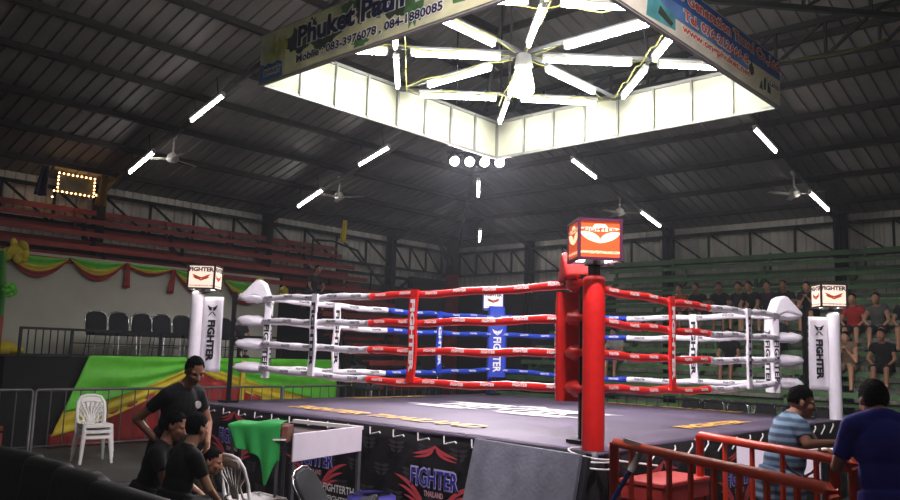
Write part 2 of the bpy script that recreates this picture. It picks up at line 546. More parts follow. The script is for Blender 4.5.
for y, z in ((2.05, .74), (.35, .66), (-1.52, .66)): big_logo(sk1, (-PE, y, z), xl, nl, 1.0)
w = MB(); text(w, 'WWW.FIGHTERTHAILAND.COM', V((-PE - .066, -.22, .37)), xl, (0, 0, 1), 1.5, .085, 0, .02)
text(w, 'muaythai@FIGHTERTHAILAND.COM', V((-PE - .066, -.22, .25)), xl, (0, 0, 1), 1.5, .085, 0, .02)
w.build('white_lettering', M_white_ink, sk1)
xr = (1, 0, 0); nr = (0, -1, 0)
sk2 = skirt((-PE, -PE, 0), xr, nr)
for x in (-2.3, -.6, 1.3): big_logo(sk2, (x, -PE, .66), xr, nr, .95)
skirt((PE, -PE, 0), (0, 1, 0), (1, 0, 0)); skirt((PE, PE, 0), (-1, 0, 0), (0, 1, 0))
# lacing of the canvas
M_lace = mat('white_lace', 'dcdad5', .6)
for i in range(17):
    y = 3.05 - i * .36
    MB().tube([(-PE - .035, y + .02, HM - .02), (-PE - .05, y, HM - .095), (-PE - .055, y - .15, HM - .06), (-PE - .05, y - .16, HM - .075)], .008, 6).build('lace_tie', M_lace, ring)
    x = -2.9 + i * .36
    MB().tube([(x, -PE - .05, HM - .14), (x + .13, -PE - .055, HM - .05), (x + .14, -PE - .045, HM - .02)], .008, 6).build('lace_tie', M_lace, ring)

corner = {'N': (-1, -1), 'L': (-1, 1), 'R': (1, -1), 'F': (1, 1)}
vin = {'N': M_red_vinyl, 'L': M_white_vinyl, 'R': M_white_vinyl, 'F': M_blue_vinyl}
colname = {'N': 'red', 'L': 'white', 'R': 'white', 'F': 'blue'}

def cylgrid(c, r, z0, z1, n=28, dome=.05):
    pts = [(c[0], c[1], z0)]; rs = [r * .97]
    for t in (0, .25, .5, .75, 1):
        pts.append((c[0], c[1], z0 + .01 + (z1 - z0 - dome - .01) * t)); rs.append(r * (1 + .02 * math.sin(t * 9)))
    pts.append((c[0], c[1], z1 - dome * .4)); rs.append(r * .93)
    pts.append((c[0], c[1], z1)); rs.append(r * .6)
    return MB().tube(pts, rs, n)

for k, (sx, sy) in corner.items():
    d = V((sx, sy, 0)).normalized(); t = V((-d.y, d.x, 0))
    SK = {'N': S, 'L': 3.31, 'R': 3.25, 'F': S}[k]
    c = d * (SK * math.sqrt(2))
    po = MB().cyl((c.x, c.y, 0), (c.x, c.y, 2.78), .055, n=16).build('corner_post', M_black_metal, ring, auto=True)
    po['label'] = colname[k] + ' padded corner post'
    cylgrid(c, .098 if k == 'N' else .088, 1.0 if k == 'N' else .8, 2.61 if k == 'N' else 2.66).build('post_padding', vin[k], po, smooth=True)
    if k == 'N':
        pw = MB()
        def wrapf(u, v):
            a = 2 * PI * u; r = .13 + .02 * math.sin(a * 5 + v * 9) + .02 * math.sin(v * 13)
            return (c.x + r * math.cos(a), c.y + r * math.sin(a), .1 + .98 * v)
        pw.grid(wrapf, 40, 20); pw.build('plastic_wrap', mat('black_plastic_sheet', '0e0e10', .25, var=.2, bump=.3, bscale=12), po, smooth=True)
        rp = MB()
        for zz, dx in ((1.02, .0), (1.07, .03), (.98, .02)):
            rp.tube([(c.x + .2 * math.cos(a) - .02, c.y + .2 * math.sin(a), zz + dx * math.sin(a)) for a in [2 * PI * i / 16 for i in range(16)]], .008, 6, closed=True)
        rp.tube([(c.x + .1, c.y - .15, 1.02), (c.x + .4, c.y - .4, .98)], .008, 6)
        rp.build('tie_cord', M_lace, po)
    # slim black rope post
    b = d * ((2.87 if k == 'N' else PB) * math.sqrt(2))
    rpst = MB().box((b.x, b.y, HM + .78), (.055, .055, 1.56), Matrix.Rotation(PI / 4, 3, 'Z'))
    rpst.box((b.x, b.y, HM + .02), (.2, .2, .03))
    rpst.build('rope_post', M_black_metal, ring)
    # corner pad inside the ropes
    q = d * (RR * math.sqrt(2) - .12)
    pd = MB(); PW = {'N': (.18, .07), 'F': (.18, .07), 'L': (.10, .05), 'R': (.15, .06)}
    def padf(u, v, q=q, d=d, t=t):
        a = 2 * PI * u; w, h = PW[k]
        e = .35
        ca, sa = math.cos(a), math.sin(a)
        x = math.copysign(abs(ca) ** e, ca) * w; y = math.copysign(abs(sa) ** e, sa) * h
        kk = .96 if v in (0, 1) else 1
        lean = (.5 - v) * .06
        return q + t * (x * kk) + d * (y * kk - lean * 0) + V((0, 0, HM + .36 + 1.06 * v))
    pd.grid(padf, 40, 10)
    n = len(pd.v); pd.f.append(tuple(range(0, 40))[::-1]); pd.f.append(tuple(range(n - 41, n - 1))); pd.mi += [0, 0]
    pad = pd.build('corner_pad', vin[k], ring, auto=True)
    pad['label'] = colname[k] + ' corner pad'
    ink = M_white_ink if k in 'NF' else M_black_ink
    tx = MB()
    # face to the ring centre and both edges
    text(tx, 'FIGHTER', q - d * .077 + V((0, 0, HM + .80)), (0, 0, -1), t if (t.cross(V((0, 0, -1)))).dot(d) < 0 else t, .62, .17, .004, .03) if False else None
    xdir = V((0, 0, -1)); ydir = xdir.cross(d) * -1
    ydir = (-d).cross(xdir)
    text(tx, 'FIGHTER', q - d * (PW[k][1] + .004) + V((0, 0, HM + .78)), xdir, ydir, .66, .15, .002, .03)
    strokes(tx, BIRD, q - d * (PW[k][1] + .006) + V((0, 0, HM + 1.22)), ydir * -1, (0, 0, 1), .2, .16, 0)
    for s in (1, -1):
        nn = t * s; yd = nn.cross(xdir)
        text(tx, 'FIGHTER', q + nn * (PW[k][0] + .003) + V((0, 0, HM + .80)), xdir, yd, .62, .075, .002, .03)
    tx.build('lettering', ink, pad)
    # hood over the top of the pad reaching out to the rope post
    hp = [(-.14, 1.36), (-.02, 1.66), (.06, 1.71), (.13, 1.69), (.36, 1.44), (.30, 1.42), (.12, 1.47), (.0, 1.42)]
    pq = d * (RR * math.sqrt(2) - .05)
    MB().prism(hp, (pq.x, pq.y, HM + {'N': .10, 'L': .04, 'R': .06, 'F': 0}[k]), d, (0, 0, 1), {'N': .32, 'F': .32, 'L': .22, 'R': .28}[k]).build('pad_hood', vin[k], ring, bevel=.035, seg=3, auto=True)
    # cloth wrapped knots round the turnbuckles
    for z in RH:
        wm = MB(); pq2 = d * ((RR + .07) * math.sqrt(2))
        rot = Matrix((d, t, V((0, 0, 1)))).transposed()
        wm.ell(pq2 + V((0, 0, z)), (.24, .12, .075), rot, 18, 10)
        wm.v = [tuple(V(v) + V((random.uniform(-1, 1), random.uniform(-1, 1), random.uniform(-1, 1))) * .014) for v in wm.v]
        wm.build('rope_wrap', vin[k], ring, smooth=True)
        MB().cyl(pq2 + d * .15 + V((0, 0, z)), b + V((0, 0, z)), .014, n=8).build('turnbuckle', M_black_metal, ring)

def side(a, b, mix, spac, z_extra=0):
    ca, cb = V(corner[a]) * RR, V(corner[b]) * RR
    ca, cb = V((ca.x, ca.y, 0)), V((cb.x, cb.y, 0))
    dr = (cb - ca).normalized(); out = V((dr.y, -dr.x, 0))
    if out.dot(ca + cb) < 0: out = -out
    L = (cb - ca).length
    for i, z in enumerate(RH):
        def pt(t, z=z, i=i):
            sag = .035 * math.sin(PI * t) + .008 * math.sin(t * 31 + i)
            if i == 0: sag += .03 * math.sin(PI * t)
            return ca + dr * (L * t) + V((0, 0, z - sag))
        rope = MB().tube([pt(j / 30) for j in range(31)], .012, 8).build('rope', M_rope, ring)
        for cn, t0, t1 in ((a, 0.0, mix), (b, mix, 1.0)):
            N = 28; pts = [pt(t0 + (t1 - t0) * j / N) for j in range(N + 1)]
            MB().tube(pts, [.043 + .003 * math.sin(j * 1.7 + i) for j in range(N + 1)], 12).build('rope_cover', vin[cn], rope, smooth=True)
            tx = MB(); m = max(2, int(L * (t1 - t0) / .42))
            for j in range(m):
                t = t0 + (t1 - t0) * (j + .5) / m
                for nn, xd in ((out, dr if dr.cross(V((0, 0, 1))).dot(out) > 0 else -dr), (-out, dr if dr.cross(V((0, 0, 1))).dot(-out) > 0 else -dr)):
                    tilt = (nn + V((0, 0, .25))).normalized()
                    text(tx, 'FIGHTER', pt(t) + tilt * .0475, xd, tilt.cross(xd), .19, .034, 0, .03)
            tx.build('lettering', M_white_ink if cn in 'NF' else M_black_ink, rope)
    for t, cn in spac:
        st = MB(); pts = [ca + dr * (L * t + .012 * math.sin(z * 9)) + V((0, 0, z)) for z in [RH[0] - .06 + (RH[3] - RH[0] + .08) * j / 12 for j in range(13)]]
        fo = out if 'N' in (a, b) else -out
        for j in range(12): st.bar(pts[j] + fo * .058, pts[j + 1] + fo * .058, .03, .115, up=dr)
        for z in RH: st.bar(ca + dr * (L * t) + V((0, 0, z - .03)) + fo * .05, ca + dr * (L * t) + V((0, 0, z - .03)) - fo * .05, .06, .10, up=dr)
        sp = st.build('rope_spacer', vin[cn], ring); sp['label'] = colname[cn] + ' strap tying the ropes together'
        tx = MB(); mid = (pts[0] + pts[-1]) / 2
        for nn in (out, -out):
            xd = V((0, 0, -1)); text(tx, 'FIGHTER', mid + fo * .058 + nn * .0175, xd, nn.cross(xd), .84, .075, 0, .05)
        tx.build('lettering', M_white_ink if cn in 'NF' else M_black_ink, sp)
side('N', 'L', .56, ((.41, 'N'), (.755, 'L')))
side('N', 'R', .55, ((.35, 'N'), (.76, 'R')))
side('L', 'F', .46, ((.255, 'L'), (.69, 'F')))
side('F', 'R', .53, ((.30, 'F'), (.755, 'R')))

# hanging white flags on the two white corner posts
def post_flag(k, off, rz, label):
    sx, sy = corner[k]
    SK = 3.31 if k == 'L' else 3.25
    th = thing('post_banner', label, 'banner', (sx * SK, sy * SK, 1.52), rz, 'white banners on the white corner posts')
    def fn(u, v): return (.09 + .30 * u, .012 * math.sin(u * 9 + v * 4), 1.06 * v)
    if off < 0:
        fn = lambda u, v: (-.39 + .30 * u, .012 * math.sin(u * 9 + v * 4), 1.06 * v)
    MB().grid(fn, 12, 16, thick=.01).build('cloth', M_white_vinyl, th, smooth=True)
    cx = .24 * (1 if off > 0 else -1)
    for s in (1, -1):
        tx = MB(); nn = V((0, -s, 0)); xd = V((0, 0, -1))
        text(tx, 'FIGHTER', V((cx, -s * .024 if s > 0 else .024, .44)), xd, nn.cross(xd), .58, .11, 0, .05)
        strokes(tx, [((0, .3), (.2, .1), (.5, .5), .18), ((0, .1), (.2, 0), (.4, .3), .14), ((0, -.1), (.15, -.2), (.4, -.5), .1)], V((cx, -s * .024, .86)), (s, 0, 0), (0, 0, 1), .15, .16, 0)
        tx.build('lettering', M_black_ink, th)
# local x runs towards image right, local -y faces the camera
post_flag('L', 1, YAW - PI / 2 - .12, 'white vertical banner beside left corner post, behind the standing man')
post_flag('R', -1, YAW - PI / 2 + .10, 'white vertical banner on right corner post, beside green stands')

# light boxes on the posts
def light_box(k, ang, pan, prt, label, cz=2.90, w=.40, h=.35):
    sx, sy = corner[k]; d = V((sx, sy, 0)).normalized() * ({'N': S, 'L': 3.25, 'R': 3.21, 'F': S}[k] * math.sqrt(2))
    th = thing('light_box', label, 'light box', (d.x, d.y, cz - .19), ang, 'cube light boxes on the corner posts')
    f = MB()
    for a in (-1, 1):
        for b in (-1, 1):
            f.box((a * w / 2, b * w / 2, .19), (.025, .025, h + .03))
            f.box((a * w / 2, 0, .19 + b * h / 2), (.025, w, .025)); f.box((0, a * w / 2, .19 + b * h / 2), (w, .025, .025))
    f.box((0, 0, .19 + h / 2), (w - .01, w - .01, .01))
    f.build('frame', mat('box_frame_' + k, {'N': '5a2440', 'L': '2b1c1c', 'R': '2b1c1c', 'F': '223a9c'}[k], .5), th)
    f = MB().cyl((0, 0, -.02), (0, 0, .03), .09, n=16).build('socket', M_black_metal, th)
    lm = MB()
    for a in (-1, 1): lm.box((a * .11, 0, .035), (.10, .30, .02))
    lm.build('bottom_lamp', mat('bottom_lamp_glow', 'ffffff', .4, var=0, emit=(1, .97, .95), estr=6), th)
    for i in range(4):
        R = Matrix.Rotation(i * PI / 2, 3, 'Z'); n = R @ V((0, -1, 0)); x = R @ V((1, 0, 0)); u = V((0, 0, 1))
        p = MB().box(n * (w / 2 - .004) + V((0, 0, .19)), (w - .02, .012, h - .02), R).build('panel', pan, th)
        c = n * (w / 2 + .003) + V((0, 0, .19))
        if k == 'N':
            t = MB()
            strokes(t, [((0, -.42), (.22, -.1), (.52, .06), .3), ((0, .1), (.2, .2), (.52, .22), .16), ((0, .42), (.04, .3), (.2, .26), .2)], c + u * .05, x, u, .34, .2, .001)
            t.build('emblem', prt, p)
            t = MB(); text(t, 'FIGHTER', c + u * .085, x, u, .30, .03, .003, .02); t.build('lettering', M_red_ink, p)
            t = MB(); text(t, 'WWW.FIGHTERTHAILAND.COM', c - u * .115, x, u, .35, .025, .002, .03); t.build('small_lettering', prt, p)
        else:
            t = MB(); text(t, 'FIGHTER', c + u * .105, x, u, .35, .065, .002, .05); text(t, 'WWW.FIGHTERTHAILAND.COM', c - u * .125, x, u, .33, .02, .002, .03)
            t.build('lettering', mat('navy_print', '2a2c50', .6), p)
            t = MB(); strokes(t, [((0, -.4), (.15, .0), (.5, .4), .2), ((0, -.3), (.25, -.1), (.45, .1), .16), ((0, -.1), (.08, .0), (.14, .1), .14)], c - u * .01, x, u, .26, .12, .002)
            t.build('emblem', mat('orange_print', 'd0552c', .6), p)
    return th
P_or = mat('orange_glow_panel', 'd2552a', .5, var=.05, emit='e0561e', estr=.55)
P_cr = mat('cream_glow_print', 'f6e6c0', .5, var=.03, emit='ffe9b4', estr=.7)
P_wh = mat('pale_glow_panel', 'e8d8c8', .5, var=.06, emit='ffdcc0', estr=.62)
P_bl = mat('white_glow_panel', 'e8e4e4', .5, var=.06, emit='fff0f0', estr=.5)
va = YAW - PI / 2      # a box turned by va shows its -y face square to the camera
light_box('N', -.739, P_or, P_cr, 'orange glowing cube light box on the near red corner post', 2.91, .37, .34)
light_box('L', -.829, P_wh, P_cr, 'pale glowing cube light box on the left white corner post', 2.85, .37, .33)
light_box('R', -.89, P_wh, P_cr, 'pale glowing cube light box on the right white corner post', 2.89, .36, .33)
light_box('F', -.88, P_bl, P_cr, 'small white and blue cube light box above the far blue corner pad', 2.96)

# ------------------------------------------------------------------ lamp canopy
CX, CY, CH, ZB, ZT = -.508, -.303, 2.623, 5.563, 6.254
can = thing('lamp_canopy', 'square hanging frame of white backlit vinyl panels above the ring', 'canopy', (CX, CY, 0))
fr = MB()
for z in (ZB, ZT):
    for s in (-1, 1):
        fr.box((s * CH, 0, z), (.05, 2 * CH + .05, .05)); fr.box((0, s * CH, z), (2 * CH + .05, .05, .05))
for i in range(9):
    a = -CH + 2 * CH * i / 8
    for s in (-1, 1):
        fr.box((s * (CH - .03), a, (ZB + ZT) / 2), (.03, .03, ZT - ZB)); fr.box((a, s * (CH - .03), (ZB + ZT) / 2), (.03, .03, ZT - ZB))
fr.build('frame', mat('grey_alu', '8a8a84', .5, .4), can)
M_vin = mat('backlit_vinyl', 'cdcfba', .7, var=.03, trans=.35)
for i in range(8):
    a = -CH + 2 * CH * (i + .5) / 8; w = 2 * CH / 8 - .035
    for s in (-1, 1):
        MB().box((s * CH, a, (ZB + ZT) / 2), (.006, w, ZT - ZB - .06)).build('vinyl_panel', M_vin, can)
        MB().box((a, s * CH, (ZB + ZT) / 2), (w, .006, ZT - ZB - .06)).build('vinyl_panel', M_vin, can)
sp = MB()
for i in range(8):
    a = i * PI / 4; L = CH if i % 2 == 0 else CH * math.sqrt(2)
    sp.bar((0, 0, 6.2), (math.cos(a) * L, math.sin(a) * L, 6.2), .03, .05)
for i in range(4):
    a = i * PI / 2; b = a + PI / 2
    sp.bar((math.cos(a) * CH, math.sin(a) * CH, 6.2), (math.cos(b) * CH, math.sin(b) * CH, 6.2), .03, .05)
sp.build('support_arms', mat('grey_arm', '6c7072', .5, .3), can)
hg = MB()
for sx, sy in ((1, 1), (1, -1), (-1, 1), (-1, -1)):
    hg.bar((sx * 1.3, sy * 1.3, 6.2), (sx * .9, sy * .9, roof_z(1.2, 1.2) - .1), .04)
hg.build('hanger', M_steel, can)
cbl = MB(); M_cable = mat('yellow_cable', '9a9848', .6, var=.05)
for i in range(4):
    a = i * PI / 2; b = a + PI / 2
    p0 = V((math.cos(a) * 2.4, math.sin(a) * 2.4, 6.13)); p1 = V((math.cos(b) * 2.4, math.sin(b) * 2.4, 6.13))
    cbl.tube([p0.lerp(p1, t / 14) + V((0, 0, -.04 * math.sin(t * 2.1))) for t in range(15)], .010, 6)
for i in range(8):
    a = i * PI / 4 + .05
    cbl.tube([V((math.cos(a) * r, math.sin(a) * r, 6.17 - .03 * math.sin(r * 6))) for r in [.2 + 2.1 * t / 12 for t in range(13)]], .010, 6)
cbl.build('cable', M_cable, can)

def fluoro(mt, L=1.3):
    th = thing('fluorescent_light', 'x', 'light')
    MB().box((0, 0, .055), (L, .075, .05)).build('housing', M_batten, th, bevel=.008)
    MB().cyl((-L / 2 + .03, 0, 0), (L / 2 - .03, 0, 0), .021, n=12).build('tube', mt, th, smooth=False)
    e = MB()
    for s in (-1, 1): e.box((s * (L / 2 - .015), 0, .015), (.03, .05, .06))
    e.build('end_cap', M_batten, th)
    return th
proto = fluoro(M_tube)
first = [True]
def put_tube(x, y, z, ang, label, group, scale=1.):
    if first[0]: o = proto; first[0] = False
    else: o = copy_tree(proto)
    o.location = (x, y, z); o.rotation_euler = (0, 0, ang); o.scale = (scale, 1.15, 1.15)
    tag(o, label, 'light', group)
    return o
ZL = 6.10
dirn = {0: 'towards the far right side', 45: 'towards the far corner', 90: 'towards the far left side', 135: 'towards the left corner',
        180: 'towards the near left side', 225: 'towards the near corner', 270: 'towards the near right side', 315: 'towards the right corner'}
for deg, r0 in ((0, 1.22), (45, 1.02), (90, 1.26), (135, .98), (180, 1.32), (225, 1.15), (270, 1.36), (315, .92)):
    a = math.radians(deg)
    put_tube(CX + math.cos(a) * r0, CY + math.sin(a) * r0, ZL, a, 'white fluorescent tube on canopy spoke from central lamp ' + dirn[deg], 'fluorescent tubes inside the canopy')
for deg, r0 in ((45, 2.55), (135, 2.6), (225, 2.6), (315, 2.6)):
    a = math.radians(deg)
    put_tube(CX + math.cos(a) * r0, CY + math.sin(a) * r0, ZL, a, 'outer fluorescent tube in canopy ' + dirn[deg].replace('towards', 'pointing into'), 'fluorescent tubes inside the canopy')
e = 2.6
for i, nm in enumerate(('between far left and far right sides', 'between far left and near left sides', 'between near left and near right sides', 'between far right and near right sides')):
    a = i * PI / 2
    p0 = V((math.cos(a) * e, math.sin(a) * e, 0)); p1 = V((math.cos(a + PI / 2) * e, math.sin(a + PI / 2) * e, 0))
    for t, w in ((.27, 'one end'), (.73, 'other end')):
        q = p0.lerp(p1, t)
        side_nm = (('far right', 'far left'), ('far left', 'near left'), ('near left', 'near right'), ('near right', 'far right'))[i]
        put_tube(CX + q.x, CY + q.y, ZL, a + PI * .75, 'slanted canopy tube %s, nearer the %s side' % (nm, side_nm[0] if t < .5 else side_nm[1]), 'fluorescent tubes inside the canopy')

# hall tubes under the rafters
proto = fluoro(M_htube); first[0] = True
for s in (-1, 1): MB().cyl((s * .45, 0, .07), (s * .45, 0, .42), .008, n=6).build('hanger_rod', M_steel, proto)
def hall_tube(a, b, label):
    C_ = V((-9.2352, -7.0088, 1.8947))
    if 'out of frame' not in label: a, b = [C_ + (V(q) - C_) * .955 for q in (a, b)]
    a, b = V(a), V(b); d = b - a
    global proto
    if first[0]: o = proto; first[0] = False
    else: o = copy_tree(proto)
    o.location = (a + b) / 2
    o.rotation_euler = (0, -math.asin(d.z / d.length), math.atan2(d.y, d.x))
    o.scale = (d.length / 1.3, 1.3, 1.3)
    tag(o, label, 'light', 'fluorescent tubes along the hall rafters')
dz = -.16
for a, b, l in (((-.22, 12.45, 6.17), (-.27, 11.12, 6.5), 'lit tube under left roof, lowest and nearest the picture of light bulbs'),
                ((-.33, 9.35, 6.95), (-.34, 8.0, 7.28), 'lit tube under left roof, higher one left of the canopy'),
                ((5.12, 12.55, 6.14), (4.98, 11.2, 6.48), 'lit tube under left roof, just left of the ceiling fan above the yellow flag'),
                ((4.78, 9.4, 6.93), (4.74, 8.15, 7.24), 'lit tube under left roof close below the canopy panels'),
                ((8.2, 4.72, 7.12), (9.4, 4.7, 6.82), 'lit tube under right roof close below the canopy panels'),
                ((11.8, 4.65, 6.23), (12.95, 4.62, 5.94), 'lit tube under right roof low above the green stands, right of the orange light box'),
                ((8.2, -.2, 7.12), (9.4, -.24, 6.82), 'lit tube under right roof beside the right corner of the canopy'),
                ((11.75, -.22, 6.24), (12.92, -.3, 5.95), 'lit tube under right roof, lowest at the far right by the fan'),
                ((8.4, 8.15, 7.0), (9.4, 9.0, 6.78), 'upper lit tube below the four spotlights at the far corner'),
                ((12.0, 11.1, 6.22), (12.9, 11.9, 6.0), 'lower lit tube above the far corner column')):
    hall_tube(V(a), V(b), l)
for x in (-5.3, -.3, 5.0):  # unseen tubes added to light the near side of the ring
    for y in (8.7, 11.8):
        z = roof_z(x, y) - .45
        nm = 'lit hall tube out of frame under the near roof slopes'
        hall_tube(V((x, -y - .6, z - .16)), V((x, -y + .6, z + .16)), nm)
        hall_tube(V((-y - .6, x, z - .16)), V((-y + .6, x, z + .16)), nm)
# central lamp
cl = thing('pendant_lamp', 'big bright glowing lamp hanging in the middle of the canopy', 'lamp', (CX, CY, 5.62))
MB().cyl((0, 0, .36), (0, 0, .56), .14, .10, 6).build('ballast', mat('lamp_metal', 'c8cac8', .4, .3), cl, auto=True)
MB().tube([(0, 0, .36), (0, 0, .24), (0, 0, .05), (0, 0, .0)], [.10, .13, .165, .15], 24).build('shade', mat('lamp_shade_glow', 'ffffff', .4, var=0, emit=(.95, 1, .93), estr=7), cl, smooth=True)
MB().ell((0, 0, .0), (.14, .14, .09)).build('bulb', mat('lamp_bulb_glow', 'ffffff', .4, var=0, emit=(.93, 1, .92), estr=60), cl, smooth=True)

# spotlights on bars below the far canopy corner; unseen near bar added for front light
du = V((math.sin(YAW), -math.cos(YAW), 0))
M_spot = mat('spot_glow', 'ffffff', .4, var=0, emit=(.97, .94, 1), estr=26)
def spot_bar(O, ang, tilt, sgn, bar_label, labels, group):
    O = V(O); dq = du * sgn
    sb = thing('light_bar', bar_label, 'bar', O)
    q = MB().bar(-dq * .15 + V((0, 0, .16)), dq * 1.02 + V((0, 0, .16)), .04)
    for t in (0, .87): q.bar(dq * t + V((0, 0, .16)), dq * t + V((.1, .1, roof_z(O.x + dq.x * t, O.y + dq.y * t) - O.z - .1)), .025)
    q.build('bar', M_steel, sb)
    for i, l in enumerate(labels):
        p = O + dq * (.29 * i)
        sp_ = thing('spotlight', l, 'spotlight', p, ang, group)
        ax = Matrix.Rotation(tilt, 3, 'Y') @ V((1, 0, 0))
        MB().tube([ax * -.16, ax * -.12, ax * 0.0, ax * .02], [.04, .07, .10, .105], 20).build('housing', M_black_metal, sp_, auto=True)
        MB().tube([ax * .02, ax * .028], [.092, .088], 20).build('lens', M_spot, sp_)
        MB().tube([(0, .11, 0), (0, .11, .1), (0, 0, .16), (0, -.11, .1), (0, -.11, 0)], .012, 6).build('bracket', M_black_metal, sp_)
        ld = bpy.data.lights.new('spot_beam', 'SPOT'); ld.energy = SPOT_W; ld.spot_size = math.radians(88); ld.spot_blend = .5; ld.shadow_soft_size = .09; ld.color = (1, .89, 1)
        lo = bpy.data.objects.new('beam', ld); COL.objects.link(lo); lo.parent = sp_; lo.location = ax * .06
        lo.rotation_euler = ax.to_track_quat('-Z', 'Y').to_euler()
ords = ('leftmost', 'second from left', 'third from left', 'rightmost')
spot_bar((1.80, 3.10, 5.56), YAW + PI + .15, math.radians(28), 1, 'dark steel bar carrying four spotlights near the far corner of the canopy',
         ['%s of the four round spotlights under the canopy corner' % w for w in ords], 'spotlights on the far bar')
spot_bar((-5.3, -4.2, 6.5), YAW - .02, math.radians(38), 1, 'steel bar above the frame carrying spotlights for the near ring corner',
         ['spotlight above the frame shining on the near ring corner'] * 4, 'spotlights on the near bar')

# printed banners on the two near sides of the canopy
def banner(name, label, O, x, n, base, extra):
    th = thing(name, label, 'banner', O)
    W = 2 * CH
    MB().box(V(x) * CH + V(n) * .035 + V((0, 0, (ZT - ZB) / 2)), (abs(V(x).x) * W + abs(V(n).x) * .008, abs(V(x).y) * W + abs(V(n).y) * .008, ZT - ZB)).build('vinyl_sheet', base, th)
    extra(th, V(x), V(n))
    return th
def art(th, nm, m, polys, x, n, off):
    mb = MB(); H = ZT - ZB
    for poly in polys:
        vs = [x * (u * 2 * CH) + V((0, 0, v * H)) + n * off for u, v in poly]
        mb.add(vs, [tuple(range(len(vs)))])
    return mb.build(nm, m, th)
def blob(cu, cv, ru, rv, seed, n=22, j=.3):
    rnd = random.Random(seed); out = []
    for i in range(n):
        a = 2 * PI * i / n; k = 1 + rnd.uniform(-j, j)
        out.append((cu + math.cos(a) * ru * k, min(.98, max(.02, cv + math.sin(a) * rv * k))))
    return out
TR = .45
B_cream = mat('banner_cream', 'cfcfa8', .6, var=.2, scale=3, trans=TR)
B_dkgreen = mat('banner_dark_green', '36432f', .6, var=.4, scale=9, trans=TR)
B_green = mat('banner_green', '4f7a45', .6, var=.3, scale=9, trans=TR)
B_navy = mat('banner_navy', '23284a', .6, var=.05, trans=TR)
B_white = mat('banner_white', 'f4f2e8', .6, var=.03, trans=TR)
B_sky = mat('banner_sky', '5f86b4', .6, var=.3, scale=3, trans=TR)
B_blue = mat('banner_blue', '2c5c9c', .6, var=.3, scale=3, trans=TR)
B_orange = mat('banner_orange', 'd4602c', .6, var=.05, trans=TR)
B_teal = mat('banner_teal', '4f9a98', .6, var=.3, scale=5, trans=TR)
B_lime = mat('banner_yellow_green', 'b4b858', .6, var=.3, scale=6, trans=TR)
def left_art(th, x, n):
    # u runs from the left corner of the canopy to the near corner
    art(th, 'blue_patch', B_sky, [[(.0, 0), (.105, 0), (.10, .28), (.07, .34), (.03, .30), (0, .4)]], x, n, .0395)
    art(th, 'dark_foliage', B_dkgreen, [blob(.17, .62, .05, .26, 3), blob(.27, .5, .07, .22, 4), blob(.43, .7, .05, .28, 5, j=.4), blob(.53, .62, .05, .3, 6), blob(.64, .75, .06, .22, 8), blob(.22, .8, .02, .15, 9)], x, n, .0395)
    art(th, 'green_foliage', B_green, [blob(.36, .8, .03, .18, 11), blob(.585, .35, .03, .3, 12), blob(.78, .5, .1, .35, 13), blob(.41, .12, .03, .1, 14), blob(.9, .5, .08, .4, 15)], x, n, .040)
    art(th, 'pale_leaves', B_lime, [blob(.06, .62, .012, .22, 21, j=.5), blob(.085, .6, .010, .26, 22, j=.5), blob(.045, .55, .010, .15, 23, j=.5), blob(.105, .62, .012, .2, 24, j=.5)], x, n, .041)
    H = ZT - ZB; u = V((0, 0, 1)); W = 2 * CH
    art(th, 'wave_mark', B_blue, [[(.02, .3), (.04, .36), (.06, .3), (.08, .36), (.10, .3), (.10, .26), (.08, .3), (.06, .25), (.04, .3), (.02, .25)]], x, n, .042)
    def wr(s, cu, cvv, w, h, bold):
        a = MB(); text(a, s, x * (cu * W) + u * (cvv * H) + n * .043, x, u, w * W + .03, h * H + .035, 0, bold + .055); a.build('white_outline', B_white, th)
        b = MB(); text(b, s, x * (cu * W) + u * (cvv * H) + n * .046, x, u, w * W, h * H, 0, bold); b.build('dark_lettering', B_navy, th)
    wr('Phuket Patri Tour', .455, .67, .58, .42, .04)
    wr('Moblie : 083-3976078 , 084-1880085', .418, .21, .51, .2, .03)
    wr('PHUKET', .058, .17, .07, .1, .02)
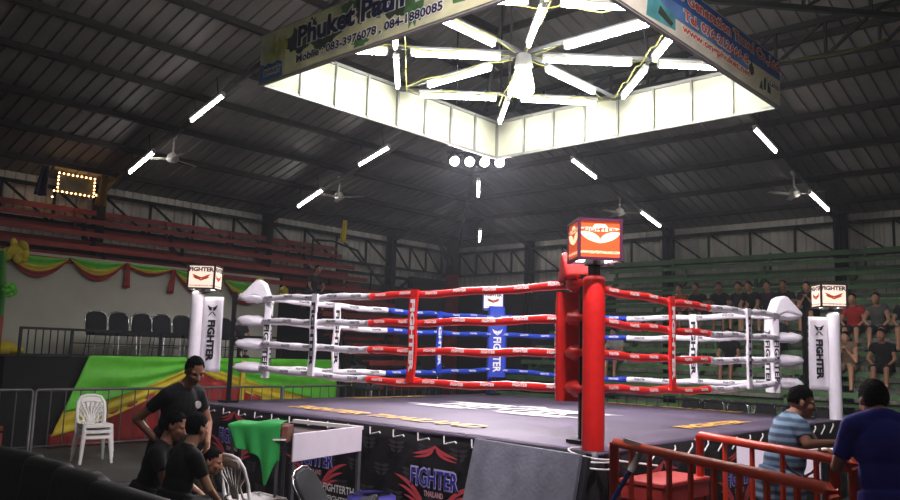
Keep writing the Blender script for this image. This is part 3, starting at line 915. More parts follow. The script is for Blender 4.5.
def right_art(th, x, n):
    # u runs from the near corner of the canopy to its right corner
    H = ZT - ZB; u = V((0, 0, 1)); W = 2 * CH
    art(th, 'blue_sky', B_blue, [[(0, .62), (.3, .58), (.5, .62), (.78, .52), (1, .55), (1, .99), (0, .99)]], x, n, .0395)
    art(th, 'sea', B_sky, [[(.3, .3), (.55, .34), (.78, .3), (.78, .52), (.5, .62), (.3, .58)]], x, n, .0395)
    art(th, 'cream_patch', mat('banner_sand', 'd8d2b4', .6, var=.1, trans=TR), [[(.79, .04), (.995, .04), (.995, .52), (.79, .5)]], x, n, .040)
    art(th, 'teal_patch', B_teal, [[(.25, .04), (.38, .1), (.38, .34), (.26, .5)], blob(.12, .4, .06, .2, 31)], x, n, .041)
    art(th, 'boats', B_dkgreen, [blob(.80, .36, .015, .13, 33), [(.88, .12), (.895, .14), (.9, .36), (.89, .42), (.88, .3)], [(.905, .12), (.93, .12), (.925, .42), (.915, .3), (.91, .44)], [(.3, .2), (.36, .12), (.37, .2), (.31, .36)], [(.85, .1), (.875, .1), (.87, .3), (.86, .24)]], x, n, .042)
    def wr(s, cu, cvv, w, h, bold, mm=B_orange):
        a = MB(); text(a, s, x * (cu * W) + u * (cvv * H) + n * .043, x, u, w * W + .03, h * H + .03, 0, bold + .055); a.build('white_outline', B_white, th)
        b = MB(); text(b, s, x * (cu * W) + u * (cvv * H) + n * .046, x, u, w * W, h * H, 0, bold); b.build('orange_lettering', mm, th)
    wr('Oneness Generation Travel Co.,Ltd', .615, .80, .75, .25, .03)
    wr('Tel. 076-212666-8', .60, .50, .36, .19, .03)
    wr('www.ongphuket.net', .60, .22, .38, .18, .03)
    wr('Lanna', .955, .36, .06, .14, .02, B_navy)
banner('printed_banner', 'cream and green printed banner along the near left side of the canopy', (CX - CH, CY + CH, ZB), (0, -1, 0), (-1, 0, 0), B_cream, left_art)
banner('printed_banner', 'blue and orange printed banner along the near right side of the canopy', (CX - CH, CY - CH, ZB), (1, 0, 0), (0, -1, 0), mat('banner_pale', 'd4d0bc', .6, var=.15, scale=3, trans=TR), right_art)
tag(MB().tube([V((2.1, -2.93, 6.25)).lerp(V((5.9, -3.8, 7.75)), t / 12) - V((0, 0, .12 * math.sin(PI * t / 12))) for t in range(13)], .016, 6).build('power_cable', M_cable), 'yellow cable running from the right canopy corner up to the roof', 'cable')

# ceiling fans
def fan(loc, rz, label):
    th = thing('ceiling_fan', label, 'fan', loc, rz, 'ceiling fans')
    m = mat('fan_white', 'a8a49c', .5, var=.05)
    MB().cyl((0, 0, -.02), (0, 0, -.55), .022, n=10).cyl((0, 0, -.02), (0, 0, -.12), .08, .05, 14).build('rod', m, th, auto=True)
    MB().tube([(0, 0, -.46), (0, 0, -.52), (0, 0, -.62), (0, 0, -.68), (0, 0, -.7)], [.05, .12, .15, .11, .04], 20).build('motor', m, th, smooth=True)
    for i in range(3):
        a = i * 2 * PI / 3; R = Matrix.Rotation(a, 3, 'Z') @ Matrix.Rotation(.2, 3, 'X')
        MB().box(R @ V((.44, 0, 0)) + V((0, 0, -.62)), (.62, .13, .012), R).bar(R @ V((.1, 0, 0)) + V((0, 0, -.62)), R @ V((.2, 0, 0)) + V((0, 0, -.62)), .05, .02).build('blade', m, th, bevel=.004)
fan((-.1, 10.5, 6.90), .3, 'ceiling fan under left roof between two tubes, nearest the bulb framed picture')
fan((5.15, 10.65, 6.86), 1.0, 'ceiling fan under left roof above the yellow flag')
fan((11.1, -.05, 6.74), .5, 'ceiling fan at far right between the two rightmost tubes')
fan((11.1, 4.95, 6.74), .9, 'ceiling fan right of the orange light box')

# ------------------------------------------------------------------ stands
def plank_row(mb_parent, p0, p1, m, name, depth, th, ax):
    pass
gl = thing('grandstand', 'red wooden grandstand rising behind the white wall on the left', 'grandstand')
def row_left(k): return 13.5 - .66 * k, 5.0 - .42 * k
for k in range(11):
    y, z = row_left(k)
    x1 = 7.6 if k <= 5 else 7.4 - (k - 5) * .55
    x0 = -9 if k <= 3 else 4.3
    if k > 8: x1 = 5.8
    MB().box(((x0 + x1) / 2, y, z - .025), (x1 - x0, .30, .05)).build('bench_plank', M_red_plank, gl)
    MB().box(((x0 + x1) / 2, y + .30, z - .21), (x1 - x0, .26, .04)).build('foot_plank', M_red_plank, gl)
    MB().box(((x0 + x1) / 2, y - .14, z - .08), (x1 - x0, .03, .09)).build('fascia_board', M_red_plank, gl)
    MB().box(((x0 + x1) / 2, y + .16, z - .27), (x1 - x0, .03, .08)).build('foot_fascia', M_red_plank, gl)
for x in (-8, -5.6, -3.2, -.8, 1.6, 4.4, 6.2):
    bk = MB()
    k1 = 3 if x < 4.3 else 9
    y0, z0 = row_left(0); y1, z1 = row_left(k1)
    bk.bar((x, y0, z0 - .45), (x, y1, z1 - .45), .08, .12)
    for k in range(k1 + 1):
        y, z = row_left(k); bk.box((x, y, z - .2), (.07, .07, .4))
    bk.build('support_frame', M_steel, gl)
bk = MB()
for x in (-6, -3.5, -1, 1.5, 3.5, 5.6):
    bk.box((x, 13.6, 5.0), (.06, .06, .5))
bk.box((-.7, 13.62, 5.2), (16.6, .03, .14))
bk.build('top_rail', M_red_plank, gl)
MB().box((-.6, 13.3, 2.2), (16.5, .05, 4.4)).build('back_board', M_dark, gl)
MB().box((5.6, 11.0, 1.2), (2.5, 5, .04)).build('under_board', M_dark, gl) if False else None
hr = MB().tube([(6.1, 13.0, 5.3), (6.9, 13.0, 5.35), (7.6, 12.6, 5.1), (7.75, 11.9, 4.3), (7.75, 11.0, 3.6)], .035, 8)
for p in ((6.1, 13.0, 4.6, 5.3), (7.72, 12.0, 3.6, 4.4), (7.75, 11.0, 2.9, 3.6)): hr.cyl((p[0], p[1], p[2]), (p[0], p[1], p[3]), .03)
hr.build('hand_rail', M_steel, gl)

gr = thing('grandstand', 'green wooden grandstand rising behind the right side of the ring', 'grandstand')
def row_right(k): return 13.4 - .66 * k, 4.7 - .42 * k
for k in range(11):
    x, z = row_right(k); y0, y1 = -9.0, 6.6 - .0 * k
    MB().box((x, (y0 + y1) / 2, z - .025), (.30, y1 - y0, .05)).build('bench_plank', M_green_plank, gr)
    MB().box((x + .30, (y0 + y1) / 2, z - .23), (.26, y1 - y0, .04)).build('foot_plank', M_green_plank, gr)
    MB().box((x - .14, (y0 + y1) / 2, z - .07), (.03, y1 - y0, .08)).build('fascia_board', M_green_plank, gr)
    MB().box((x + .16, (y0 + y1) / 2, z - .27), (.03, y1 - y0, .07)).build('foot_fascia', M_green_plank, gr)
for y in (-8, -5.6, -3.2, -.8, 1.6, 4.0, 6.4):
    bk = MB()
    x0, z0 = row_right(0); x1, z1 = row_right(10)
    bk.bar((x0, y, z0 - .45), (x1, y, z1 - .45), .08, .12)
    for k in range(11):
        x, z = row_right(k); bk.box((x, y, z - .2), (.07, .07, .4))
    bk.build('support_frame', M_green_plank, gr)
bk = MB()
for y in (-7, -4, -1, 1.5, 4.5): bk.box((13.55, y, 4.75), (.06, .06, .5))
bk.box((13.55, -1.2, 4.9), (.03, 15.6, .14)); bk.build('top_rail', M_green_plank, gr)

# ------------------------------------------------------------------ stage on the left
struct(MB().box((-.6, 9.7, .8), (7.2, 3.4, 1.6)).build('trim_5', M_dark))
struct(MB().box((0.0, 11.45, 2.7), (7.6, .12, 2.2)).build('wall_stage', M_white_wall))
rg = thing('stage_railing', 'low dark steel railing along the front edge of the stage', 'railing', (-4.0, 7.95, 1.6))
f = MB(); f.bar((0, 0, .5), (7.0, 0, .5), .045).bar((0, 0, .04), (7.0, 0, .04), .03)
f.bar((.9, 0, .26), (7, 0, .26), .02)
f.build('rail', M_black_metal, rg)
f = MB()
for x in (0, .88, 2.6, 4.4, 6.98): f.bar((x, 0, 0), (x, 0, .52), .045)
f.build('post', M_black_metal, rg)
for i in range(1, 7): MB().cyl((.88 * i / 7, 0, .04), (.88 * i / 7, 0, .5), .012, n=8).build('baluster', M_black_metal, rg)
for i in range(12): MB().cyl((1.2 + i * .48, 0, .04), (1.2 + i * .48, 0, .5), .010, n=8).build('baluster', M_black_metal, rg)

# lower red boards left of the stage
lb = thing('bench_steps', 'dark red wooden bench steps left of the stage', 'steps', (-5.92, 7.5, 0))
for i in range(4):
    MB().box((.2, .35 + .4 * i, .4 + .38 * i), (3.0, .34, .06)).build('bench_plank', M_red_plank, lb)
    MB().box((.2, .20 + .4 * i, .22 + .38 * i), (3.0, .03, .2)).build('fascia_board', M_red_plank, lb)
MB().box((1.72, .95, 1.15), (.10, .10, 2.3)).box((-1.2, .95, 1.0), (.1, .1, 2.0)).build('post', M_red_plank, lb)

# swags of cloth along the top of the stage wall
def swag(x0, x1, z, drop, label, y=11.32):
    th = thing('cloth_swag', label, 'swag', ((x0 + x1) / 2, y, z), 0, 'tricolour cloth swags on the stage wall')
    w = x1 - x0
    def band(a, b, dy):
        def fn(u, v):
            s = 1 - (2 * u - 1) ** 2
            k = a + (b - a) * v
            return ((u - .5) * w, -dy - .03 * s - .02 * math.sin(v * 7), -(.02 + drop * s * k))
        return fn
    MB().grid(band(.05, .58, .0), 18, 5, thick=.006).build('green_cloth', M_lime, th, smooth=True)
    MB().grid(band(.50, .84, .012), 18, 4, thick=.006).build('yellow_cloth', M_gold, th, smooth=True)
    MB().grid(band(.80, 1.12, .02), 18, 4, thick=.006).build('red_cloth', M_crimson, th, smooth=True)
swag(-3.30, -1.96, 3.74, .42, 'green, yellow and red swag at far left of the stage wall, beside the yellow rosette')
swag(-1.96, -.68, 3.77, .42, 'green, yellow and red swag between the first peak and the first red tail')
swag(-.68, .57, 3.77, .22, 'shallow green and yellow swag between the two red tails')
swag(.57, 1.98, 3.74, .5, 'green, yellow and red swag just left of and behind the left light box')
swag(1.98, 3.4, 3.62, .55, 'green and red swag right of the left light box, ending at yellow rosettes')
def tail(x, z, lean, label):
    th = thing('cloth_tail', label, 'cloth tail', (x, 11.25, z), 0, 'red cloth tails between the swags')
    MB().grid(lambda u, v: ((u - .5) * (.10 + .08 * v) + lean * v, -.02 * math.sin(u * 12), -.58 * v), 8, 8, thick=.008).build('cloth', M_crimson, th, smooth=True)
tail(-.62, 3.76, .0, 'straight dark red cloth tail hanging from the swags, left one')
tail(.57, 3.72, -.08, 'slanted dark red cloth tail hanging from the swags, right one')
def rosette(loc, r, m, label):
    th = thing('rosette', label, 'rosette', loc, 0, 'cloth rosettes')
    mb = MB(); rnd = random.Random(label)
    for i in range(16):
        a = rnd.uniform(0, 2 * PI); b = rnd.uniform(0, r * .7)
        R = Matrix.Rotation(rnd.uniform(0, 3), 3, 'Y') @ Matrix.Rotation(rnd.uniform(-.6, .6), 3, 'X')
        mb.ell((math.cos(a) * b, rnd.uniform(-.08, .02), math.sin(a) * b), (r * .45, r * .18, r * .35), R, 10, 6)
    mb.build('petals', m, th, smooth=True)
rosette((-3.12, 11.2, 3.74), .28, M_gold, 'yellow cloth rosette at the far left end of the swags')
rosette((2.95, 11.1, 3.52), .2, M_gold, 'yellow cloth rosette near the white hood of the left ring corner, left one of two')
rosette((3.72, 11.1, 3.36), .2, M_gold, 'yellow cloth rosette near the white hood of the left ring corner, right one of two')
rosette((-3.25, 10.9, 2.9), .2, M_lime, 'lime green cloth rosette at far left edge of the stage wall')
th = thing('hanging_drape', 'green cloth drape hanging at far left edge of the stage', 'drape', (-3.46, 11.0, 1.62))
MB().grid(lambda u, v: (-.22 + .36 * u + .04 * math.sin(v * 4), .05 * math.sin(u * 14), 2.1 * v), 16, 10, thick=.01).build('cloth', mat('dark_green_satin', '3f8a34', .6), th, smooth=True)
th = thing('cloth_heap', 'yellow cloth bunched on the stage floor at far left', 'cloth', (-3.3, 10.4, 1.6))
mb = MB(); mb.ell((-.1, 0, .1), (.22, .2, .16)); mb.ell((.05, -.05, .07), (.18, .2, .09)); mb.build('cloth', M_gold, th, smooth=True)

# tricolour skirt cloth hung on the front of the stage
def stage_cloth(x0, x1, label, flip):
    th = thing('stage_drape', label, 'drape', (x0, 7.86, 0), 0, 'tricolour drapes on the stage front')
    W = x1 - x0; SK_ = .38 if not flip else 0.
    def edge(t, a, b, p=1.6):
        s = t if not flip else 1 - t
        return a + (b - a) * s ** p
    def sheet(lo, hi, dy, fold):
        def fn(u, v):
            zt, zb = hi(u), lo(u); z = zb + (zt - zb) * v
            s = u if not flip else 1 - u
            return (W * u + SK_ * (1 - u) * (z - .4), -dy - fold * math.sin((v * 5 + s * 2) * 2.6) * (.2 + s * (1 - s) * 2.5) * (1 - v * .3), z)
        return fn
    MB().grid(sheet(lambda u: edge(u, .62, 1.50, 1.15), lambda u: 1.64, .05, .035), 44, 24, thick=.008).build('green_cloth', M_lime, th, smooth=True)
    MB().grid(sheet(lambda u: edge(u, .20, 1.36, 1.25), lambda u: edge(u, .66, 1.53, 1.15), .03, .03), 44, 16, thick=.008).build('yellow_cloth', M_gold, th, smooth=True)
    MB().grid(lambda u, v: (W * u - SK_ * (1 - u) * .3, -.015 - .02 * math.sin(u * 50) , .0 + v * (edge(u, .24, 1.40, 1.25))), 60, 6, thick=.008).build('red_cloth', M_crimson, th, smooth=True)
stage_cloth(-3.3, -.62, 'green, yellow and red cloth on the stage front behind the stacked white chairs', False)
stage_cloth(-.58, 3.05, 'green, yellow and red cloth on the stage front seen through the left ring ropes', True)
th = thing('yellow_ribbon', 'vertical yellow ribbon between the two stage drapes', 'ribbon', (.36, 7.72, 0))
MB().grid(lambda u, v: (.11 * u, .02 * math.sin(u * 7), 1.6 * v), 6, 8, thick=.008).build('cloth', M_gold, th, smooth=True)

# ------------------------------------------------------------------ chairs
def banquet_chair(m=M_black_fab, leg=M_chrome):
    th = thing('banquet_chair', 'x', 'chair')
    seat = MB()
    seat.box((0, 0, .46), (.44, .43, .07)); seat.build('seat', m, th, bevel=.025, seg=3, auto=True)
    poly = [(-.2, .0), (.2, .0), (.215, .25), (.20, .36), (.15, .42), (.07, .445), (-.07, .445), (-.15, .42), (-.20, .36), (-.215, .25)]
    R = Matrix.Rotation(-.17, 3, 'X')
    MB().prism(poly, (0, .235, .48), (1, 0, 0), (R @ V((0, 0, 1))), .055).build('backrest', m, th, bevel=.02, seg=3, auto=True)
    bf = MB(); up = R @ V((0, 0, 1))
    bf.tube([V((0, .235, .48)) + V((a, 0, 0)) * 1.05 + up * b * 1.03 for a, b in poly[1:] + poly[:1]], .011, 8)
    bf.build('back_frame', leg, th, smooth=True)
    for sx in (-1, 1):
        MB().cyl((sx * .19, -.19, .43), (sx * .20, -.22, 0), .012, n=8).build('leg', leg, th, smooth=False)
        MB().tube([(sx * .19, .22, .48), (sx * .19, .2, .4), (sx * .20, .27, 0)], .012, 8).build('leg', leg, th)
    st = MB()
    for sx in (-1, 1): st.cyl((sx * .195, -.2, .2), (sx * .195, .24, .2), .009, n=8)
    st.cyl((-.195, -.2, .22), (.195, -.2, .22), .009, n=8)
    st.build('stretcher', leg, th)
    return th
bc = banquet_chair(); used = [False]
def put_bc(x, y, z, rz, label, group):
    global bc
    if not used[0]: o = bc; used[0] = True
    else: o = copy_tree(bc)
    o.location = (x, y, z); o.rotation_euler = (0, 0, rz)
    if 'group' in o: del o['group']
    return tag(o, label, 'chair', group)
# on the stage, facing the ring (-y)
for i, (x, w) in enumerate(((-2.02, 'first from left, by the railing corner'), (-1.54, 'second from left'), (-1.05, 'third from left'), (-.56, 'fourth from left'), (-.08, 'fifth from left, beside the left corner post'))):
    put_bc(x, 9.25, 1.6, random.uniform(-.06, .06), 'black round backed chair on the stage, ' + w, 'black chairs on the stage')
put_bc(1.05, 9.3, 1.6, .1, 'black round backed chair on the stage behind the left rope post', 'black chairs on the stage')
put_bc(.52, 9.35, 1.6, .1, 'black round backed chair on the stage hidden by the white banner', 'black chairs on the stage')
# beside the ring on the right, facing the ring (-x): backs to +x
for i, (y, w) in enumerate(((.95, 'leftmost of the row'), (.42, 'second from left of the row'), (-.10, 'third from left of the row'), (-.66, 'fourth from left of the row'), (-1.2, 'fifth from left, left of the striped man'), (-1.75, 'right of the striped man, partly hidden'))):
    put_bc(7.0, y, .13, -PI / 2 + random.uniform(-.1, .1), 'black chair behind the ring right side, ' + w, 'black chairs behind the right side of the ring')
for x, w in ((2.3, 'leftmost'), (4.1, 'middle'), (5.0, 'rightmost')):
    put_bc(x, 5.9, .62, .0, 'black chair showing its top behind the far left edge, ' + w, 'black chairs behind the far left edge')
for x in (2.3, 4.1, 5.0): pass
struct(MB().box((3.6, 5.95, .3), (5.0, 1.3, .62)).build('floor_riser', M_dark))
struct(MB().box((7.0, -.4, .065), (1.2, 5.0, .13)).build('floor_riser', M_dark))
gc_ = put_bc(-4.50, -1.80, .10, .45, 'dark grey padded chair in front of the white desk, its back tilted', None); gc_.rotation_euler = (Matrix.Rotation(.38, 3, V((-.65, -.76, 0))) @ Matrix.Rotation(.5, 3, 'Z')).to_euler()
# plastic chairs
def plastic_chair():
    th = thing('plastic_chair', 'x', 'chair'); m = M_white_plastic
    MB().grid(lambda u, v: ((u - .5) * (.44 - .03 * v), -.22 + .44 * v, .44 - .02 * math.sin(PI * u) - .015 * v + (-.03 * (1 - v * 8) if v < .125 else 0)), 14, 12, thick=.018).build('seat', m, th, smooth=True)
    bk = MB()
    hoop = [(-.205, .0), (-.215, .18), (-.20, .33), (-.15, .41), (-.06, .435), (.06, .435), (.15, .41), (.20, .33), (.215, .18), (.205, .0)]
    def bp(a, b): return V((a, .21 + .20 * b / .435 * .6 + .02 * (1 - (a / .2) ** 2), .42 + b))
    bk.tube([bp(a, b) for a, b in hoop], .024, 8, sx=.6)
    bk.grid(lambda u, v: bp((u - .5) * .34, .33 + .09 * v - .02 * abs(u - .5)), 8, 3, thick=.015)
    for i in range(5):
        a = -.6 + i * .3
        bk.tube([bp(.06 * a, .02), bp(.09 * a, .14), bp(.26 * a, .33)], [.018, .013, .016], 6, sx=.6)
    for s in (-1, 1): bk.tube([bp(s * .19, .02), bp(s * .12, .04), bp(s * .1, .15), bp(s * .19, .24)], .012, 6)
    bk.build('backrest', m, th, smooth=True)
    for sx in (-1, 1):
        MB().tube([(sx * .195, -.19, .43), (sx * .235, -.23, 0)], [.034, .022], 6, sx=.7).build('leg', m, th)
        MB().tube([(sx * .19, .2, .44), (sx * .235, .27, 0)], [.034, .022], 6, sx=.7).build('leg', m, th)
    sk = MB()
    for sx in (-1, 1): sk.box((sx * .21, 0, .405), (.016, .40, .06))
    sk.box((0, -.21, .405), (.40, .016, .05)); sk.build('apron', m, th, bevel=.006)
    return th
pc = plastic_chair()
pc.location = (-3.5, 5.85, 0); pc.rotation_euler = (0, 0, -.15)
tag(pc, 'white plastic chair at the bottom of the stack before the tricolour drape', 'chair', 'white plastic chairs in the stack')
for i, w in ((1, 'in the middle of'), (2, 'on top of')):
    o = copy_tree(pc); o.location = (-3.5 + .006 * i, 5.85 + .012 * i, .085 * i)
    tag(o, 'white plastic chair %s the stack before the tricolour drape' % w, 'chair', 'white plastic chairs in the stack')
o = copy_tree(pc); o.location = (-4.56, -.22, .0); o.rotation_euler = (0, 0, 1.6)
tag(o, 'white plastic chair near the seated people, its seat held by the leaning man', 'chair')
if 'group' in o: del o['group']

# sofas in the foreground
M_sofa = mat('black_leatherette', '0e0d0b', .65, var=.15, bump=.1, bscale=20)
def sofa(x, y, rz, w, label):
    th = thing('sofa', label, 'sofa', (x, y, 0), rz, 'black sofas in the left foreground')
    MB().box((0, 0, .22), (w, .75, .34)).build('base', M_sofa, th, bevel=.05, seg=3, auto=True)
    MB().box((0, -.33, .5), (w, .2, .66), Matrix.Rotation(-.12, 3, 'X')).build('backrest', M_sofa, th, bevel=.08, seg=4, auto=True)
    for s in (-1, 1): MB().box((s * (w / 2 - .09), .02, .36), (.18, .74, .5)).build('armrest', M_sofa, th, bevel=.07, seg=4, auto=True)
    for s in (-1, 1): MB().box((s * (w - .36) / 4, .06, .43), ((w - .38) / 2, .55, .14)).build('seat_cushion', M_sofa, th, bevel=.05, seg=3, auto=True)
sofa(-5.95, 1.9, -PI / 2 + .1, 1.75, 'black sofa in the left foreground, furthest left')
sofa(-5.92, .62, -PI / 2 + .05, .72, 'black armchair in the left foreground, second from left')
sofa(-5.98, -.22, -PI / 2, .82, 'black armchair in the left foreground, third from left')
sofa(-6.05, -1.25, -PI / 2 - .02, 1.15, 'black armchair in the left foreground, nearest and in front of the seated people')

# judges desks
def judge_desk(pts, label, top_m, H=1.12):
    """pts: corners (x, y) in order, the front panel runs along the first edge"""
    c = sum((V((p[0], p[1], 0)) for p in pts), V((0, 0, 0))) / len(pts)
    th = thing('judge_desk', label, 'desk', c, 0, 'tall white fronted judge desks')
    P = [V((p[0], p[1], 0)) - c for p in pts]; lg = mat('grey_leg', '5b5b5f', .5, .3)
    MB().prism([(p.x, p.y) for p in P], (0, 0, H - .09), (1, 0, 0), (0, 1, 0), .02).build('tabletop', top_m, th)
    d = (P[1] - P[0]).normalized()
    MB().bar(P[0] + V((0, 0, H - .125)), P[1] + V((0, 0, H - .125)), .018, .25).build('front_panel', mat('white_lilac_board', 'e9e2ea', .45, var=.03), th, bevel=.004)
    e_ = MB().bar(P[1] + V((0, 0, H - .02)), P[2] + V((0, 0, H - .02)), .06, .035)
    e_.build('edge_strip', M_white_plastic, th)
    for p in P:
        q = p * .96
        MB().box((q.x, q.y, (H - .08) / 2), (.035, .035, H - .08)).build('leg', lg, th)
judge_desk(((-4.75, -1.02), (-3.70, -.76), (-3.83, .20)), 'tall white fronted desk beside the ring on the left, right of the green cloth', mat('brown_board', '3a2620', .6))
judge_desk(((-1.45, -3.74), (-1.55, -4.55), (-.6, -4.6), (-.2, -3.72)), 'tall white fronted desk right of the ring, behind the orange railing', M_white_plastic)
rzt = YAW - PI / 2
th = thing('side_table', 'small dark wooden table left of the white desk, mostly under green cloth', 'table', (-4.38, .04, 0), rzt)
MB().box((0, 0, 1.09), (.52, .40, .03)).build('tabletop', mat('brown_wood', '6a4030', .6), th)
MB().box((.30, -.08, 1.03), (.06, .3, .16)).build('side_board', MATS['brown_wood'], th)
MB().box((.24, -.2, .98), (.16, .12, .015)).build('shelf', M_white_plastic, th)
for sx in (-1, 1):
    for sy in (-1, 1): MB().box((sx * .23, sy * .17, .54), (.03, .03, 1.08)).build('leg', MATS['grey_leg'], th)
gc = MB()
def gfn(u, v):
    x = -.27 + .53 * u
    if v < .22:
        return (x, .10 - .32 * (v / .22), 1.112 + .03 * u + .008 * math.sin(u * 11))
    t = (v - .22) / .78
    L = .22 + .16 * u + .26 * math.exp(-((u - .72) / .13) ** 2)
    return (x + .10 * t * (1 - u), -.22 - .025 - .03 * math.sin(u * 17 + t) * t, 1.112 + .03 * u - L * t)
gc.grid(gfn, 36, 24, thick=.008)
o = gc.build('draped_cloth', M_green_cloth, None, smooth=True, loc=(-4.38, .04, .0), rz=rzt)
tag(o, 'bright green cloth draped over the small table left of the white desk', 'cloth')
# blue cushion below the white desk
th = thing('blue_stool', 'purple blue round topped stool at the bottom edge, left of the grey mat', 'stool', (-3.85, -1.12, 0))
MB().tube([(0, 0, .36), (0, 0, .40), (0, 0, .49), (0, 0, .515)], [.22, .24, .235, .18], 28).build('seat', mat('violet_blue_plastic', '4a4698', .45), th, smooth=True)
for i in range(4):
    a = PI / 4 + i * PI / 2; MB().cyl((math.cos(a) * .16, math.sin(a) * .16, .38), (math.cos(a) * .21, math.sin(a) * .21, 0), .02, n=8).build('leg', MATS['violet_blue_plastic'], th)

# grey exercise mats leaning against the ring
M_mat = mat('grey_foam', '7c7e88', .6, var=.22, scale=5, bump=.15, bscale=30)
for i, l in ((0, 'front grey gym mat leaning against the ring near the red corner post'), (1, 'back grey gym mat leaning against the ring, showing only a dark edge')):
    A = V((-3.62 + .055 * i, -2.24 - .03 * i, 1.13 - .01 * i)); B = V((-3.80 + .055 * i, -3.48 - .04 * i, 1.13 - .02 * i))
    th = thing('gym_mat', l, 'mat', (A + B) / 2 * 1 - V((0, 0, 1.12)), 0, 'grey gym mats leaning against the ring')
    org = th.location
    outv = V((-.28, .03, 0))
    x = (B - A); L = x.length; x.normalize(); dn = (outv - V((0, 0, 1.125))); dl = dn.length; dn.normalize(); n = x.cross(dn).normalized()
    c = (A + B) / 2 + dn * dl / 2 - V(org)
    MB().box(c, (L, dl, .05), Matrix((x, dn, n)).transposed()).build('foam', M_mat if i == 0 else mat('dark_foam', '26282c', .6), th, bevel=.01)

# red wooden step and railings
th = thing('wooden_stool', 'red painted wooden bench at the foot of the near red corner post', 'bench', (-2.88, -3.72, 0), -.05)
rw = mat('red_bench_paint', 'a8342e', .55, var=.2)
MB().box((0, 0, .885), (.78, .42, .04)).build('top', rw, th, bevel=.01)
MB().box((0, -.19, .81), (.74, .025, .12)).box((-.37, 0, .81), (.025, .38, .12)).box((.37, 0, .81), (.025, .38, .12)).build('apron', rw, th)
for sx in (-1, 1):
    for sy in (-1, 1): MB().box((sx * .35, sy * .17, .43), (.05, .05, .87)).build('leg', rw, th)

def railing(a, b, nbar, label, z=1.25, ends=(True, True)):
    a, b = V(a), V(b); d = (b - a).normalized(); L = (b - a).length
    th = thing('guard_railing', label, 'railing', a, math.atan2(d.y, d.x), 'orange guard railings')
    MB().tube([(-.02, 0, z - .05), (.02, 0, z), (L - .02, 0, z), (L + .02, 0, z - .05)], .034, 12).build('top_rail', M_orange, th, smooth=True)
    MB().cyl((0, 0, .12), (L, 0, .12), .022).build('bottom_rail', M_orange, th, smooth=True)
    for k, x in enumerate((0, L)):
        MB().cyl((x, 0, 0), (x, 0, z), .036, n=12).build('post', M_orange, th, smooth=True)
    for i in range(1, nbar + 1):
        MB().box((L * i / (nbar + 1), 0, z / 2 + .05), (.028, .028, z - .1)).build('bar', M_orange, th)
    return th
railing((-3.78, -3.76, 0), (-4.75, -5.62, 0), 8, 'orange steel railing in the foreground, its rail sloping to the lower right')
railing((-2.56, -3.88, 0), (-3.42, -5.36, 0), 4, 'orange steel railing in front of the striped shirt man')
th = thing('guard_railing', 'orange railing section on the right, behind the blue shirt man', 'railing', (-3.36, -5.22, 0), -1.0, 'orange guard railings')
MB().cyl((0, 0, 1.2), (1.6, 0, 1.2), .034).build('top_rail', M_orange, th, smooth=True)
for x in (.0, 1.6): MB().cyl((x, 0, 0), (x, 0, 1.22), .036).build('post', M_orange, th, smooth=True)

# floor squeegee with blue pole
th = thing('squeegee', 'floor squeegee with blue pole and steel head resting on the front railing', 'squeegee', (-4.10, -3.82, 0))
A = V((.0, .08, .35)); B = V((.15, -.23, 1.17))
A = B + (V((.06, -.08, .86)) - B).normalized() * 1.0
MB().cyl(A, B - (B - A) * .08, .017, n=12).build('pole', mat('blue_pole', '2850b0', .4), th, smooth=True)
MB().cyl(B - (B - A) * .10, B + (B - A) * .05, .026, .022, 12).build('socket', mat('grey_socket', 'aaa69e', .5), th, smooth=True)
MB().bar((.065, -.165, 1.305), (.285, -.385, 1.225), .04, .03).build('head', mat('brushed_steel', 'bdb7ac', .4, .1), th, bevel=.004)

# crowd barriers
def barrier(x0, x1, y0, y1, label, m, n):
    a, b = V((x0, y0, 0)), V((x1, y1, 0)); L = (b - a).length
    th = thing('crowd_barrier', label, 'barrier', a, math.atan2(b.y - a.y, b.x - a.x), 'steel crowd barriers')
    f = MB(); f.tube([(0, 0, 0), (0, 0, 1.06), (.03, 0, 1.09), (L - .03, 0, 1.09), (L, 0, 1.06), (L, 0, 0)], .024, 10)
    f.build('frame', m, th, smooth=True)
    MB().cyl((0, 0, .18), (L, 0, .18), .018).build('lower_rail', m, th, smooth=True)
    for i in range(1, n): MB().cyl((L * i / n, 0, .18), (L * i / n, 0, 1.09), .011, n=8).build('bar', m, th)
M_gal = mat('galvanised', '6a6a68', .5, .5)
barrier(-6.6, -4.15, 6.75, 6.75, 'grey steel crowd barrier at far left edge', M_gal, 10)
barrier(-4.1, -1.7, 6.75, 6.75, 'grey steel crowd barrier behind the stacked white chairs', M_gal, 10)
barrier(-1.65, .75, 6.8, 6.8, 'grey steel crowd barrier behind the left corner post', M_gal, 10)
barrier(.8, 3.2, 6.8, 6.8, 'grey steel crowd barrier seen under the white left ropes', M_gal, 10)
barrier(3.25, 5.65, 6.8, 6.8, 'grey steel crowd barrier seen under the red left ropes', M_gal, 10)
barrier(6.2, 6.2, 2.6, .2, 'dark crowd barrier behind the far right edge of the ring, left one', M_steel, 10)
barrier(6.2, 6.2, .15, -2.25, 'dark crowd barrier behind the far right edge of the ring, right one', M_steel, 10)

